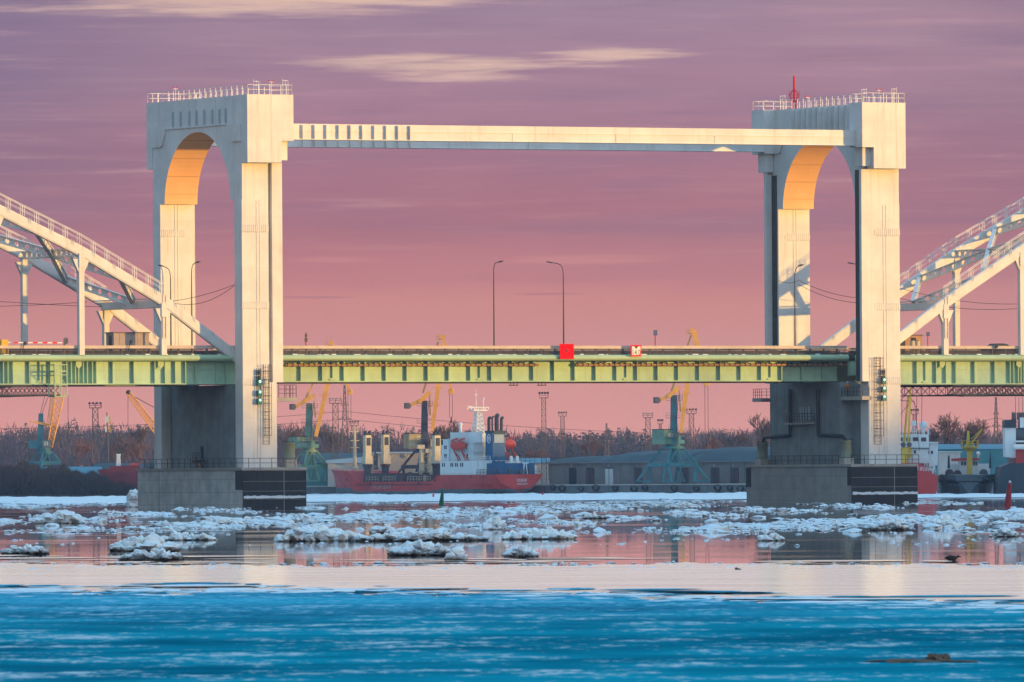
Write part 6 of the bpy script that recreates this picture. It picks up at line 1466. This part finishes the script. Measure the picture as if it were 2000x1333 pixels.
# shore ice along the quay
mb = MB(); nx, ny = 220, 26; ys = np.linspace(1420, 2060, ny)
for j, y in enumerate(ys):
    for i in range(nx + 1):
        x = (i / nx * 2 - 1) * 150; e = 1.0 if 0 < j < ny - 1 else 0
        mb.v.append((x, y + (math.sin(i * .37) * 14 + math.sin(i * .9) * 8 if j == 0 else 0), .06 + e * rng.uniform(0, .30) + e * .10 * math.sin(i * .5 + j)))
mb.f = [(j * (nx + 1) + i, j * (nx + 1) + i + 1, (j + 1) * (nx + 1) + i + 1, (j + 1) * (nx + 1) + i) for j in range(ny - 1) for i in range(nx)]
tag(mb.build('shore_ice', MIC, None, False), kind='structure')

def floe(u0, u1, vt, vb, lab, dirty=0, n=40, peak=1.0, seed=0, depth=.7, flat=.25):
    rg = np.random.default_rng(100 + seed); uc = (u0 + u1) / 2; p = GW(uc, vb); ppm = F / p.y
    w = (u1 - u0) / ppm; h = (vb - vt) / ppm; dp = w * depth; it = []
    hb = h * flat
    for i in range(max(6, int(n * .45))):        # raft the blocks are frozen into
        a = rg.uniform(-.5, .5); yy = rg.uniform(-.5, .5); lim = math.sqrt(max(0, 1 - (2 * a) ** 2)) * .5
        it.append((a * w * .86, yy * 2 * lim * dp * .8 + dp * .5, hb * rg.uniform(.2, .7), w * rg.uniform(.06, .14), dp * rg.uniform(.1, .2), hb * rg.uniform(.6, 1.1)))
    for i in range(n):
        a = rg.uniform(-.46, .46); b = rg.uniform(0, .9); prof = (1 - abs(2 * a) ** 2.2) * .75 + .25
        hh = h * prof * (rg.uniform(.25, .75) if peak < 1 else rg.uniform(.35, 1.0)); s_ = h * rg.uniform(.18, .42)
        it.append((a * w, b * dp, max(hh - s_ * .6, hb * .5), s_ * rg.uniform(.9, 1.6), s_ * rg.uniform(.8, 1.5), s_ * rg.uniform(.7, 1.1)))
    pk = rg.uniform(-.25, .25); it.append((pk * w, dp * .4, h * .6, h * .34, h * .34, h * .42))
    V, Fc = rocks(it, rg, True); V[:, 2] = np.maximum(V[:, 2], -.08)
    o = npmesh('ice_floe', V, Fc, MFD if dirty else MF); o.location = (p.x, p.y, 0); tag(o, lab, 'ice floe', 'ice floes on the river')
for i, a in enumerate([
    (3, 92, 1062, 1083, 'dirty brown bottomed ice floe at the edge of the picture, left of all the others', 1, 30, 1, 1),
    (210, 346, 1046, 1078, 'wide two tiered ice floe with a grey lip, behind the dark bottomed one', 1, 46, 1, 2),
    (235, 358, 1071, 1095, 'dark bottomed ice floe in front of the wide two tiered one', 1, 40, 1, 3),
    (302, 420, 1036, 1056, 'low white ice floe with one upright block, below the slotted tower pier', 0, 34, .7, 4),
    (538, 700, 1028, 1058, 'jagged white ice floe below the tower leg reflection, end of the long ridge', 0, 80, 1, 5),
    (690, 942, 1032, 1057, 'long white ridge of ice floe with a brown waterline in the middle of the river', 1, 110, .9, 6, .35),
    (754, 882, 1058, 1086, 'broad lumpy ice floe with a brown shadowed edge in front of the long ridge', 1, 44, 1, 7),
    (874, 906, 1070, 1096, 'small brown based ice lump beside the broad lumpy floe', 1, 16, 1, 8),
    (986, 1049, 1066, 1090, 'mushroom shaped ice block with a dirty foot and white cap', 1, 26, 1, 9, .8, .5),
    (1008, 1062, 1099, 1107, 'flat white ice scrap beside the smooth pale one at the sheet edge', 0, 12, .6, 10),
    (1072, 1139, 1096, 1107, 'smooth flat pale ice lump at the edge of the wet sheet', 0, 14, .6, 11),
    (1298, 1330, 1095, 1102, 'tiny bluish ice scrap at the sheet edge below the finned tower pier', 0, 8, .6, 12),
    (942, 990, 1010, 1035, 'tall creamy ice block standing out of the brash behind the mushroom block', 0, 18, 1, 13),
    (980, 1120, 1026, 1054, 'white pile of ice blocks just behind the mushroom shaped block', 0, 56, .8, 14),
    (1478, 1532, 1042, 1057, 'small pointed white ice floe alone in open water below the finned tower', 0, 18, 1, 15),
    (1705, 1772, 1012, 1036, 'rounded brownish ice boulder in the brash below the finned tower leg', 1, 30, 1, 16),
    (1806, 1876, 1008, 1032, 'spiky white heap of ice below the red hulled ship', 0, 40, 1, 17),
    (1934, 1990, 1033, 1049, 'pair of pale ice lumps near the picture edge below the red buoy', 0, 22, 1, 18),
    (385, 475, 1006, 1026, 'tilted smooth ice slab leaning up in front of the slotted tower pier', 0, 22, .8, 19, .5),
    (566, 612, 1003, 1023, 'upright creamy ice block in front of the black pier cladding', 0, 18, 1, 20),
    (74, 158, 996, 1023, 'white ice heap with one sharp peak, left of the slotted tower pier', 0, 40, 1, 21),
    (186, 244, 994, 1005, 'flat white ice floe near the corner of the slotted tower pier', 0, 20, .7, 22),
    (715, 778, 1022, 1042, 'smooth white ice dome behind the long ridge', 0, 18, .8, 23),
    (1310, 1362, 981, 993, 'white ice lump near the finned tower pier', 0, 18, 1, 24),
    (1140, 1190, 1001, 1014, 'low sandy coloured ice floe in the brash below the 14.0 sign', 1, 20, .8, 25),
    (256, 268, 957, 991, 'tall ice lump piled against the corner of the slotted tower pier', 0, 12, 1, 26),
]): floe(*a)
# dirty hump on the near ice
p = GW(1800, 1293, .06); rg = np.random.default_rng(5)
it = [(rg.normal(scale=.40), rg.normal(scale=.6), rg.uniform(-.03, .02), rg.uniform(.08, .3), rg.uniform(.1, .4), rg.uniform(.02, .05)) for _ in range(22)] + [(.22 + rg.normal(scale=.09), rg.normal(scale=.1), .05, .12, .14, .09) for _ in range(8)]
V, Fc = rocks(it, rg, True); o = npmesh('mud_hump', V, Fc, mat('frozen_mud', (.10, .06, .035), .8, .3, 4)); o.location = (p.x, p.y, .06); tag(o, 'low brown hump of frozen mud on the near blue ice', 'mud hump')
p = GW(1438, 1113, .03); V, Fc = rocks([(0, 0, .03, .10, .1, .05), (.12, 0, .02, .07, .07, .03)], rg); o = npmesh('mud_lump', V, Fc, M['dark']); o.location = (p.x, p.y, .03); tag(o, 'tiny dark lump on the wet ice sheet edge', 'mud lump')
# duck
p = GW(1859, 1095); k = p.y / F
root = thing('duck', 'brown duck swimming on open water, head lowered to the right', 'duck', (p.x, p.y, 0))
ORG[root.name] = (0, 0, 0)
m = MB()
ring = [(-.28, .10, .02), (-.22, .10, .045), (-.12, .085, .09), (.0, .08, .115), (.10, .085, .105), (.17, .10, .07), (.205, .13, .045), (.225, .15, .045), (.25, .155, .05), (.285, .15, .04), (.31, .14, .022), (.35, .125, .014), (.365, .12, .006)]
vs = [(x, r * .9 * math.cos(6.28318 * i / 12), z + r * math.sin(6.28318 * i / 12)) for x, z, r in ring for i in range(12)]
m.add(vs, [(j * 12 + i, j * 12 + (i + 1) % 12, (j + 1) * 12 + (i + 1) % 12, (j + 1) * 12 + i) for j in range(len(ring) - 1) for i in range(12)] + [tuple(range(12))[::-1], tuple(range((len(ring) - 1) * 12, len(ring) * 12))])
m.build('body', M['duck'], root, True)
m = MB()
for s_ in (-1, 1): m.ball((-.05, .085 * s_, .13), .17, .03, .07, 10, 6)
m.build('wing', M['bush'], root, True)

# land beyond the river, and an unseen wooded bank added to shade the port
def slab(name, x0, x1, y0, y1, z0, z1, m, kind='structure'):
    mb = MB(); mb.box(x0, x1, y0, y1, z0, z1); o = mb.build(name, m); o['kind'] = kind; return o
mb = MB(); q0, q1 = fsw(114, YK - 3), fsw(-189, YK - 3)
mb.prism([(-1500, 2000), (q0[0] - 12, 2000 + 40), q0, q1, (1500, q1[1] - 60), (1500, 4500), (-1500, 4500)], lambda a, b, t: (a, b, t), -2, ZQ - .3); o = mb.build('ground', M['land']); o['kind'] = 'structure'
def bank():
    mb = MB(); rg = random.Random(3); n = 500
    prev = None
    for i in range(n):
        y = -700 + i * 6.5; 
        q = 39.6 - 3.0 * min(1, max(0, (y - 1300) / 200)) - 9.5 * math.exp(-((y - 902) / 11.0) ** 2) + 2.0 * math.sin(i * .021 + 1) + 1.2 * math.sin(i * .063)  # crest shaped to shade the lower bridge, with a dip that lights mid-span
        for k in range(2):
            h = q * rg.uniform(.86, 1.04); x = 720 + rg.uniform(-14, 14); yy = y + rg.uniform(-3, 3); r = rg.uniform(3, 5.5)
            mb.add([(x + r * math.cos(a), yy + r * math.sin(a), z) for z, rr in ((1.5, r),) for a in (0, 1.26, 2.51, 3.77, 5.03)] + [(x, yy, h)], [(j, (j + 1) % 5, 5) for j in range(5)])
        mb.box(722, 726, y - 3.3, y + 3.4, 0, q * .72)
    o = mb.build('unseen_shade_wood', M['conif'], None, False, False); tag(o, 'unseen wooded bank added far off on the sunward side to cast shade', 'wood', kind='stuff')
bank()

def haze():
    mb = MB(); mb.box(-1520, 1520, -320, 4520, -3, 66); m = bpy.data.materials.new('haze'); m.use_nodes = True; N = NT(m.node_tree)
    v = N.n('ShaderNodeVolumePrincipled'); v.inputs['Color'].default_value = (.62, .76, 1.0, 1); v.inputs['Density'].default_value = .000055; v.inputs['Anisotropy'].default_value = .1
    o = N.n('ShaderNodeOutputMaterial'); N.l(v.outputs[0], o.inputs['Volume']); ob = mb.build('haze', m); tag(ob, 'thin evening haze over the river', 'haze', kind='stuff')
haze()
